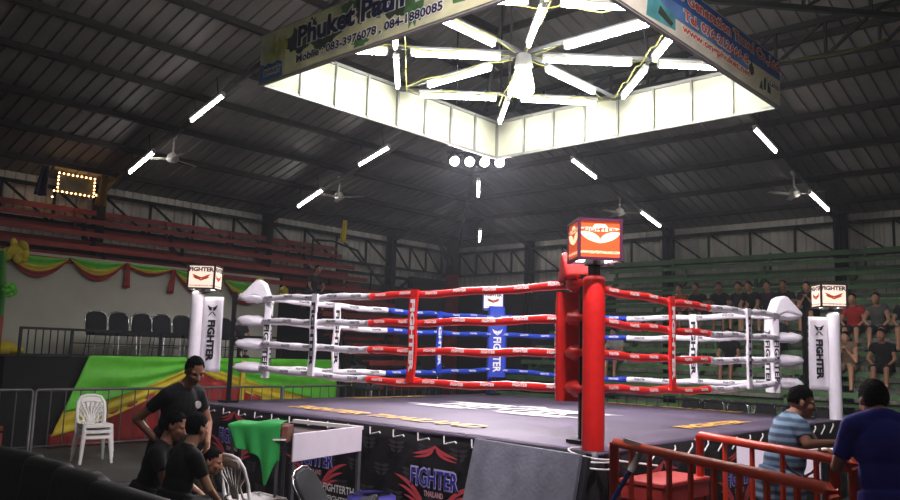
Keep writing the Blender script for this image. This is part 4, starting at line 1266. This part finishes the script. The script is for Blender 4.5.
# picture framed by light bulbs, flags
th = thing('picture_frame', 'dark framed picture ringed by glowing bulbs high on the left wall', 'picture', (-1.12, 13.45, 5.82)); th.scale = (.85, 1, .8)
MB().box((0, 0, 0), (1.0, .04, .52)).build('picture', mat('dark_picture', '3a3c34', .5, var=.6, scale=4), th)
f = MB()
for s in (-1, 1): f.box((s * .52, 0, 0), (.06, .07, .62)); f.box((0, 0, s * .28), (1.1, .07, .06))
f.build('frame', mat('dark_gilt', '5a4020', .5, .3), th)
M_bulb = mat('warm_bulb', 'ffd9a0', .4, var=0, emit=(1, .55, .18), estr=14)
bp_ = [(-.52 + 1.04 * i / 8, .29) for i in range(9)] + [(-.52 + 1.04 * i / 8, -.29) for i in range(9)] + [(s * .53, z) for s in (-1, 1) for z in (-.17, -.06, .06, .17)] + [(-.62, -.3), (-.66, -.5), (.6, -.22)]
for x, z in bp_: MB().ell((x, -.06, z), (.022, .022, .028), None, 8, 6).build('bulb', M_bulb, th, smooth=True)
def flag(loc, m, label, h=.7, w=.3):
    th = thing('flag', label, 'flag', loc, 0, 'flags on the left wall')
    MB().cyl((0, 0, -h * .3), (0.02, 0, h * .55), .014, n=8).build('pole', M_steel, th)
    MB().grid(lambda u, v: (.03 - w * u * (1 - .45 * v), -.03 - .06 * math.sin(u * 9), -h * .55 + h * 1.05 * v), 14, 8, thick=.006).build('cloth', m, th, smooth=True)
flag((-2.0, 13.0, 5.72), mat('navy_flag', '1e2440', .8), 'dark blue flag hanging left of the bulb framed picture')
flag((-.55, 13.0, 5.72), mat('amber_flag', '8a6a1c', .8), 'yellow flag hanging right of the bulb framed picture', .75)
flag((7.38, 13.0, 5.74), mat('yellow_flag', 'e0c828', .8), 'yellow and red flag hanging alone above the end of the red stand', .7, .28)

# ------------------------------------------------------------------ people
def remesh(mb, name, mats, vox, it=3, mi=None):
    me = mb.mesh(name, mats)
    ob = bpy.data.objects.new('tmp', me); COL.objects.link(ob)
    r = ob.modifiers.new('r', 'REMESH'); r.mode = 'VOXEL'; r.voxel_size = vox; r.adaptivity = 0
    s = ob.modifiers.new('s', 'SMOOTH'); s.factor = .5; s.iterations = it
    dg = bpy.context.evaluated_depsgraph_get()
    m2 = bpy.data.meshes.new_from_object(ob.evaluated_get(dg))
    bpy.data.objects.remove(ob); bpy.data.meshes.remove(me)
    m2.name = name
    m2.materials.clear()
    for m in (mats if isinstance(mats, (list, tuple)) else [mats]): m2.materials.append(m)
    m2.polygons.foreach_set('use_smooth', [True] * len(m2.polygons))
    return m2

def cap(mb, a, ra, b, rb, n=14, ea=True, eb=True):
    """tapered limb, rounded where ea / eb"""
    a, b = V(a), V(b); d = (b - a).normalized()
    pts = []; rs = []
    if ea:
        for t in (.95, .7, .4): pts.append(a - d * ra * t); rs.append(ra * math.sqrt(1 - t * t))
    pts.append(a); rs.append(ra); pts.append(b); rs.append(rb)
    if eb:
        for t in (.4, .7, .95): pts.append(b + d * rb * t); rs.append(rb * math.sqrt(1 - t * t))
    return mb.tube(pts, rs, n)

def frame(up, left):
    up = V(up).normalized(); left = V(left); left = (left - up * left.dot(up)).normalized()
    return Matrix((left.cross(up), left, up)).transposed()

def hand(mb, w, d, n, s, curl=.5):
    """palm and five fingers from the wrist w along d; n = palm normal; s = thumb side sign"""
    d = V(d).normalized(); n = V(n); n = (n - d * n.dot(d)).normalized(); side = d.cross(n) * s
    R = Matrix((d, side, n)).transposed()
    mb.ell(V(w) + d * .045, (.055, .042, .018), R, 14, 8)
    for i, (o, L) in enumerate(((.030, .068), (.010, .078), (-.010, .072), (-.029, .056))):
        p0 = V(w) + d * .075 + side * o
        p1 = p0 + (d * math.cos(curl * .6) + n * math.sin(curl * .6)) * L * .5 + side * o * .12
        p2 = p1 + (d * math.cos(curl * 1.6) + n * math.sin(curl * 1.6)) * L * .5
        cap(mb, p0, .0095, p1, .0088, 8); cap(mb, p1, .0088, p2, .0075, 8)
    t0 = V(w) + d * .025 + side * .03; t1 = t0 + (d * .6 + side * .7 + n * .3).normalized() * .042; t2 = t1 + (d * .9 + side * .2 + n * .4).normalized() * .034
    cap(mb, t0, .013, t1, .0105, 8); cap(mb, t1, .0105, t2, .0085, 8)

def stand_pose(lean=0., side_=0.):
    J = dict(pel=V((0, 0, .95)), ch=V((lean, side_, 1.41)), head=V((lean * 1.25 + .03, side_ * 1.2, 1.61)), face=V((1, 0, -.05)))
    J['left'] = V((0, 1, 0))
    for s, k in ((1, 'L'), (-1, 'R')):
        J['hip' + k] = V((0, s * .095, .90)); J['kn' + k] = V((.03, s * .10, .49)); J['an' + k] = V((-.02, s * .11, .09)); J['toe' + k] = V((1, s * .15, 0))
        J['el' + k] = V((lean * .6 - .03, side_ + s * .26, 1.12)); J['wr' + k] = V((lean * .6 + .10, side_ + s * .25, .88)); J['pn' + k] = V((0, -s, 0))
    return J

def sit_pose(seat=.45, lean=.1, spread=.13, knee=.42, foot=.42, drop=None):
    drop = seat - .09 if drop is None else drop
    J = dict(pel=V((0, 0, seat + .11)), ch=V((lean, 0, seat + .54)), head=V((lean * 1.3 + .05, 0, seat + .745)), face=V((1, 0, -.1)), left=V((0, 1, 0)))
    for s, k in ((1, 'L'), (-1, 'R')):
        J['hip' + k] = V((.02, s * .09, seat + .09)); J['kn' + k] = V((knee, s * spread, seat + .07)); J['an' + k] = V((foot, s * spread, seat - drop)); J['toe' + k] = V((1, s * .2, 0))
        J['el' + k] = V((lean + .10, s * .25, seat + .27)); J['wr' + k] = V((knee - .08, s * (spread + .02), seat + .15)); J['pn' + k] = V((0, 0, -1))
    return J

def shoulders(J):
    up = (J['ch'] - J['pel']).normalized(); left = J['left']
    left = (left - up * left.dot(up)).normalized()
    return {k: J['ch'] + left * (s * .175) - up * .02 for s, k in ((1, 'L'), (-1, 'R'))}, up, left

def torso(mb, J, g, fat=0.):
    sh, up, left = shoulders(J); R = frame(up, left); L = (J['ch'] - J['pel']).length; p = J['pel']
    mb.ell(p + up * .0, (.115 + g + fat, .165 + g + fat * .8, .13 + g), R, 18, 12)
    mb.ell(p + up * L * .40, (.105 + g + fat * 1.3, .148 + g + fat, .19 + g), R, 18, 12)
    mb.ell(p + up * L * .74, (.118 + g + fat * .5, .168 + g + fat * .4, .185 + g), R, 18, 12)
    cap(mb, sh['L'] - left * .035, .062 + g, sh['R'] + left * .035, .062 + g)
    return sh, up, left, R

def person(name_label, loc, rz, J, skin='a', shirt=None, sleeve=.5, pants=None, leg=1.0, hair=M_hair, vox=.012, fat=0., group=None, hair_style='short', shoes=None, extra=None, curl=.5, hip_len=.05, scale=1.0):
    th = thing('person', name_label, 'person', loc, rz, group); th.scale = (scale,) * 3
    b = MB(); sh, up, left, R = torso(b, J, 0, fat)
    hd = J['head']; fc = J['face'].normalized(); hl = V((0, 0, 1)).cross(fc).normalized(); hu = fc.cross(hl).normalized()
    tilt = J.get('roll', 0.)
    if tilt: 
        Rm = Matrix.Rotation(tilt, 3, fc); hl = Rm @ hl; hu = Rm @ hu
    HR = Matrix((fc, hl, hu)).transposed()
    H = lambda x, y, z: hd + HR @ V((x, y, z))
    cap(b, J['ch'] + up * .01, .066, H(-.02, 0, -.07), .055)
    for k_ in 'LR': cap(b, J['ch'] + up * .065 - fc * .02, .045, sh[k_] + up * .012, .048)
    b.ell(H(-.012, 0, .03), (.098, .078, .098), HR, 22, 14)          # skull
    b.ell(H(.026, 0, -.035), (.066, .062, .085), HR, 18, 12)          # face
    b.ell(H(.052, 0, -.088), (.034, .036, .028), HR, 12, 8)           # chin
    cap(b, H(.088, 0, .012), .010, H(.112, 0, -.032), .016)           # nose
    for s in (1, -1):
        b.ell(H(.118 - .02, s * .012, -.036), (.012, .011, .009), HR, 8, 6)
        cap(b, H(.078, s * .014, .028), .013, H(.070, s * .048, .026), .012)   # brow
        b.ell(H(.06, s * .042, -.02), (.03, .024, .026), HR, 10, 8)   # cheek
        b.ell(H(-.008, s * .080, -.008), (.020, .012, .032), HR, 10, 8)  # ear
        cap(b, H(.088, s * .004, -.066), .0085, H(.078, s * .022, -.066), .007)  # lips
    for k, s in (('L', 1), ('R', -1)):
        el, wr = J['el' + k], J['wr' + k]
        cap(b, sh[k], .054, el, .039); cap(b, el, .040, wr, .026)
        hand(b, wr, J.get('hd' + k, wr - el), J['pn' + k], -s if J.get('flip' + k) else s, curl)
        cap(b, J['hip' + k], .088, J['kn' + k], .056); cap(b, J['kn' + k], .056, J['an' + k], .037)
        tv = J['toe' + k].normalized(); an = J['an' + k]
        cap(b, an + V((0, 0, -.045)) - tv * .03, .036, an + tv * .14 + V((0, 0, -.06)), .026)
    me = remesh(b, 'body', [M_skin[skin], M_eye, M_lip], vox)
    E = [H(.082, s * .031, .008) for s in (1, -1)]; lp = H(.09, 0, -.066)
    if vox < .016:
        for p in me.polygons:
            c = p.center
            if min((c - E[0]).length, (c - E[1]).length) < .0135: p.material_index = 1
            elif abs((c - lp).dot(hl)) < .024 and abs((c - lp).dot(hu)) < .0085 and (c - lp).dot(fc) > -.03: p.material_index = 2
    ob = bpy.data.objects.new('body', me); COL.objects.link(ob); ob.parent = th
    # hair
    if hair is not None:
        hm = MB(); nu, nv = 28, 18; keep = []
        vs = []; idx = {}
        def hp(i, j, r):
            ph = PI * j / nv; t = 2 * PI * i / nu
            return H(-.014 + r * .100 * math.sin(ph) * math.cos(t), r * .0805 * math.sin(ph) * math.sin(t), .032 + r * .102 * math.cos(ph))
        fs = []
        rnd = random.Random(name_label)
        jit = [[rnd.uniform(-.035, .03) for _ in range(nu)] for _ in range(nv + 1)]
        for j in range(nv + 1):
            for i in range(nu): vs.append(hp(i, j, 1.06 + jit[j][i]))
        for j in range(nv + 1):
            for i in range(nu): vs.append(hp(i, j, .92))
        off = nu * (nv + 1)
        low = {'short': -.72, 'bald': -.5, 'long': -1.0}[hair_style]
        def ok(i, j):
            ph = PI * (j + .5) / nv; t = 2 * PI * (i + .5) / nu
            f = math.cos(t)
            line = .60 if f > .72 else (.42 if f > .5 else (.10 if f > .22 else (-.30 if f > .08 else (-.05 if f > -.25 else low))))
            if hair_style == 'long' and f < .1: line = -1.
            return math.cos(ph) > line
        ok_ = {(i, j): ok(i, j) for j in range(nv) for i in range(nu)}
        for j in range(nv):
            for i in range(nu):
                if not ok_[(i, j)]: continue
                k = (i + 1) % nu; q = (j * nu + i, (j + 1) * nu + i, (j + 1) * nu + k, j * nu + k)
                fs.append(q); fs.append(tuple(a + off for a in q)[::-1])
                for (di, dj, e0, e1) in ((0, 1, q[1], q[2]), (-1, 0, q[0], q[1]), (1, 0, q[2], q[3])):
                    if not ok_.get(((i + di) % nu, j + dj), False): fs.append((e1, e0, e0 + off, e1 + off))
        hm.add(vs, fs)
        if hair_style == 'long':
            hm.tube([H(-.06, 0, .03), H(-.10, 0, -.08), J['ch'] - fc * .11 + up * .0, J['ch'] - fc * .13 - up * .12], [.07, .075, .06, .03], 12, sx=1.1)
        hm.build('hair', hair, th, smooth=True)
    # shirt
    if shirt is not None:
        c = MB(); torso(c, J, .014, fat)
        cap(c, J['ch'] - up * .02, .085, J['ch'] + up * .06, .070, eb=False)
        for k_ in 'LR': cap(c, J['ch'] + up * .05 - fc * .02, .055, sh[k_] + up * .012, .060)
        pl = J['pel']
        c.tube([pl + up * .12, pl - up * .02, pl - up * (.10 + hip_len)], [.15 + fat, .168 + fat, .172 + fat], 20, sx=1.14 / 1.0, up=tuple(R @ V((1, 0, 0)))) if hip_len > 0 else None
        for k in ('L', 'R'):
            el, wr = J['el' + k], J['wr' + k]
            if sleeve <= 0: continue
            if sleeve <= 1:
                e2 = sh[k].lerp(el, sleeve); cap(c, sh[k], .070, e2, .064 - .012 * sleeve, eb=False)
            else:
                cap(c, sh[k], .068, el, .052); cap(c, el, .052, el.lerp(wr, sleeve - 1), .040, eb=False)
        m2 = remesh(c, 'shirt', shirt, max(vox, .010), 2)
        ob = bpy.data.objects.new('shirt', m2); COL.objects.link(ob); ob.parent = th
    if pants is not None:
        c = MB(); c.ell(J['pel'] - up * .02, (.128 + fat, .178 + fat * .8, .14), R, 18, 12)
        for k in ('L', 'R'):
            hp_, kn, an = J['hip' + k], J['kn' + k], J['an' + k]
            if leg <= .5: cap(c, hp_, .104, hp_.lerp(kn, leg * 2), .090, eb=False)
            else:
                cap(c, hp_, .104, kn, .074); cap(c, kn, .074, kn.lerp(an, (leg - .5) * 2 * .96), .058, eb=False)
        m2 = remesh(c, 'trousers', pants, max(vox, .011), 2)
        ob = bpy.data.objects.new('trousers' if leg > .6 else 'shorts', m2); COL.objects.link(ob); ob.parent = th
    if shoes is not None:
        for k in ('L', 'R'):
            an = J['an' + k]; tv = J['toe' + k].normalized()
            c = MB(); cap(c, an - tv * .045 + V((0, 0, -.045)), .046, an + tv * .15 + V((0, 0, -.055)), .036)
            c.box(an + tv * .06 + V((0, 0, -.08)), (.27, .085, .02), frame((0, 0, 1), V((0, 0, 1)).cross(tv)))
            c.build('shoe', shoes, th, smooth=True)
    if extra: extra(th, J, sh, up, left, H)
    return th

C_black = mat('black_cotton', '0b0b0c', .9, var=.2)
C_dark = mat('charcoal_cotton', '25262b', .9, var=.2)
C_navy = mat('royal_blue_cotton', '1c1a86', .85, var=.12, scale=12, bump=.2, bscale=18)
C_white = mat('white_cotton', 'b8b4b0', .9)
C_grey = mat('grey_cotton', '5a5a58', .9)
C_orange = mat('orange_cotton', '9c4a28', .9)
C_red = mat('red_cotton', 'a82a26', .9)
C_tan = mat('tan_cotton', '7a6650', .9)
C_jean = mat('denim', '2a3446', .9, var=.2)
C_stripe = stripe_mat('blue_striped_cotton', '40556a', '7d9bb2', .062, soft=.3)
C_olive = mat('patterned_olive', '3a3626', .9, var=.6, scale=14)
M_shoe = mat('dark_shoe', '1a1816', .6)
M_hair2 = mat('dark_brown_hair', '17110e', .95, var=.3, scale=60, bump=.8, bscale=120, spec=.1)
FWD_R = math.atan2(-.736, .677)      # heading of someone facing image right

# striped shirt man leaning on the railing
J = stand_pose(.10); J['ch'] = V((.10, 0, 1.44)); J['head'] = V((.19, 0, 1.605)); J['face'] = V((1, -.25, -.25))
J['elR'] = V((.10, -.27, 1.30)); J['wrR'] = V((.34, -.24, 1.315)); J['elL'] = V((.16, .22, 1.14)); J['wrL'] = V((.32, -.02, 1.22))
J['pnR'] = V((0, 0, -1)); J['pnL'] = V((0, 0, -1)); J['hdR'] = V((1, -.05, -.05))
def strap(th, J, sh, up, left, H):
    mb = MB(); p0 = sh['L'] - left * .06 + up * .05; p1 = J['pel'] + V((.08, -.20, .08))
    pts = []
    for i in range(17):
        t = i / 16; q = p0.lerp(p1, t); k = math.sin(PI * t); pts.append(q + V((.155 * k ** .6 + .03, -.05 * k, .02)))
    mb.tube(pts, .014, 8, sx=.5)
    pts = [p0 + V((.03, 0, .02))] + [p0.lerp(p1, t / 10) + V((-.15 * math.sin(PI * t / 10) ** .6, -.05 * math.sin(PI * t / 10), .02)) for t in range(1, 11)]
    mb.tube(pts, .014, 8, sx=.5)
    o_ = mb.build('bag_strap', mat('brown_strap', '4a3a28', .6), th, smooth=True); o_['label'] = 'brown shoulder strap across the chest'
person('man in blue and grey striped polo leaning on the orange railing, facing right', (-2.67, -4.60, 0), FWD_R + .02, J, 'a', C_stripe, .62, C_tan, 1., M_hair, .0075, .03, shoes=M_shoe, extra=strap, hair_style='bald', scale=.985, curl=.9)
# blue shirt man seen from behind
J = stand_pose(.08); J['ch'] = V((.08, 0, 1.47)); J['head'] = V((.17, 0, 1.605)); J['face'] = V((1, 0, -.35))
for s, k in ((1, 'L'), (-1, 'R')):
    J['el' + k] = V((.14, s * .25, 1.19)); J['wr' + k] = V((.36, s * .12, 1.20)); J['pn' + k] = V((0, 0, -1))
person('man in royal blue shirt seen from behind at the right edge', (-3.555, -5.60, 0), YAW - .08, J, 'a', C_navy, .75, C_black, 1., M_hair2, .0085, .0, shoes=M_shoe, scale=1.035, hip_len=.12)
# standing man in black at the left
J = stand_pose(.16, -.02); J['head'] = V((.27, .0, 1.60)); J['face'] = V((.85, -.25, -.45)); J['roll'] = .05
J['elR'] = V((-.10, -.30, 1.16)); J['wrR'] = V((.05, -.19, .98)); J['pnR'] = V((0, 1, 0)); J['hdR'] = V((.4, .5, -.5))
J['elL'] = V((.16, .30, 1.12)); J['wrL'] = V((.30, .18, .95))
def chest_logo(th, J, sh, up, left, H):
    p = J['ch'] - up * .12 + V((.155, .07, 0)); p = p
    mb = MB(); mb.tube([p, p + V((.012, 0, 0))], [.035, .034], 16); o_ = mb.build('shirt_badge', C_white, th); o_['label'] = 'small round white badge on the black shirt'
person('man in black t-shirt standing hand on hip before the left corner post', (-5.33, .12, 0), FWD_R - .55, J, 'a', C_black, .55, C_olive, .55, M_hair, .0085, .0, shoes=M_shoe, extra=chest_logo, scale=1.03)
# seated pair and leaning man in the left foreground
def stool(x, y, label, h=.43):
    th = thing('plastic_stool', label, 'stool', (x, y, 0), .3, 'low stools under the seated people')
    MB().box((0, 0, h - .02), (.30, .30, .04)).build('seat', M_dark, th, bevel=.01)
    for a in (-1, 1):
        for b in (-1, 1): MB().bar((a * .12, b * .12, h - .03), (a * .15, b * .15, 0), .03).build('leg', M_dark, th)
stool(-5.62, .04, 'dark stool under the seated woman furthest left'); stool(-5.64, -.60, 'dark stool under the person seen from behind'); stool(-5.28, .08, 'low dark stool under the leaning man', .2)
J = sit_pose(.45, .14); J['face'] = V((.95, -.1, -.35))
person('seated person in black with bobbed hair looking right, left foreground', (-5.60, .02, -.05), FWD_R + .1, J, 'a', C_black, .6, C_black, 1., M_hair, .010, hair_style='short', shoes=M_shoe)
J = sit_pose(.45, .10); J['face'] = V((.95, .25, -.15))
person('seated person in black seen from behind, dark haired, left foreground', (-5.66, -.60, -.03), FWD_R + .75, J, 'b', C_black, .6, C_black, 1., M_hair, .010, shoes=M_shoe)
J = sit_pose(.22, .26, .14, .40, .46); J['face'] = V((.95, -.1, -.25)); J['head'] = V((.36, 0, .86))
J['elR'] = V((.46, -.22, .52)); J['wrR'] = V((.70, -.16, .50)); J['elL'] = V((.35, .26, .45)); J['wrL'] = V((.5, .16, .36)); J['pnR'] = V((0, 0, -1)); J['hdR'] = V((1, .1, -.1))
person('man leaning forward with one hand on the white plastic chair seat', (-5.29, .09, -.06), FWD_R + .05, J, 'a', C_olive, .7, C_black, 1., M_hair, .0085, hair_style='bald', shoes=M_shoe)

# spectators on the green stand (facing -x)
def spect(y, k, label, shirt, pants, leg=.5, skin='a', lean=.12, sleeve=.5, hs='short', rz=0., fold=False):
    x, z = row_right(k)
    J = sit_pose(.0, lean, .12, .38, .42, .36)
    if fold:
        for s, q in ((1, 'L'), (-1, 'R')):
            J['el' + q] = V((.30, s * .2, .20)); J['wr' + q] = V((.36, s * .05, .42)); J['head'] = V((.30, 0, .68))
    person(label, (x - .02, y, z), PI + rz, J, skin, shirt, sleeve, pants, leg, M_hair, .017, 0, 'spectators on the green stand', hs, shoes=M_shoe)
spect(2.82, 4, 'spectator in brown orange top on green stand, leftmost behind the red ropes', C_orange, C_dark, .5, 'b')
spect(2.29, 4, 'spectator in black top and shorts, second from left in the upper group', C_black, C_dark, .5, 'a', .2)
spect(1.72, 4, 'spectator in black leaning forward, third from left in the upper group', C_black, C_black, .5, 'a', .24, rz=.2)
spect(1.20, 4, 'spectator in charcoal shirt with pale shorts, fourth in the upper group', C_dark, C_white, .5, 'b', .12)
spect(.84, 4, 'spectator in black shirt with grey shorts, fifth in the upper group', C_black, C_grey, .5, 'b', .2, rz=-.2)
spect(.48, 4, 'spectator in dark grey top beside the right white ropes', C_dark, C_tan, .5, 'b', .1)
spect(.06, 4, 'spectator with light shorts behind the right corner hood', C_black, C_grey, .5, 'a', .16)
spect(-.50, 4, 'spectator with folded arms between right corner pad and white banner', C_dark, C_black, .5, 'b', .2, fold=True)
spect(.62, 7, 'spectator in black low on the stand, behind the right white ropes', C_black, C_dark, .5, 'a', .14)
spect(-.2, 6, 'spectator in dark shirt one row below the others, partly behind the right corner pad', C_dark, C_black, .5, 'c', .1)
spect(-1.66, 5, 'spectator in red t-shirt right of the right light box', C_red, C_dark, .5, 'b', .12)
spect(-2.16, 5, 'spectator in white and black vest beside the red shirt spectator', C_grey, C_dark, .5, 'b', .18, 0.2)
spect(-2.72, 5, 'spectator in dark shirt at the far right edge of the stand', C_dark, C_tan, .5, 'b', .12)
spect(-1.90, 7, 'bare armed spectator crouched right of the right corner post', C_tan, C_tan, .4, 'b', .24, 0, fold=True)
spect(-2.55, 7, 'spectator in black sitting low behind the blue shirt man', C_black, C_black, .5, 'a', .12)
spect(4.30, 7, 'spectator in white shirt behind the red ropes right of the near post', C_white, C_dark, .5, 'b', .12)
spect(4.6, 6, 'spectator in grey shirt behind the red ropes beside the near post', C_grey, C_dark, .5, 'b', .16)
spect(5.3, 5, 'spectator in dark shirt close right of the near red post', C_dark, C_black, .5, 'a', .12)
spect(3.6, 7, 'spectator in light shirt low on the stand behind the white and red ropes', C_white, C_grey, .5, 'b', .16)
# two on the left
J = sit_pose(.0, .2, .14, .38, .42, .36)
yk, zk = row_left(4)
person('spectator in dark clothes sitting on the red stand above the left ropes', (4.45, yk, zk), -PI / 2, J, 'b', C_dark, .6, C_jean, .9, M_hair, .017, 0, shoes=M_shoe)
J = sit_pose(.42, .1, .1, .34, .36); 
person('child in dark grey sitting on the stage behind the left rope post', (1.14, 9.1, 1.64), -PI / 2 - .2, J, 'a', C_dark, .6, C_dark, .9, M_hair, .017, 0, shoes=M_shoe, scale=.72)
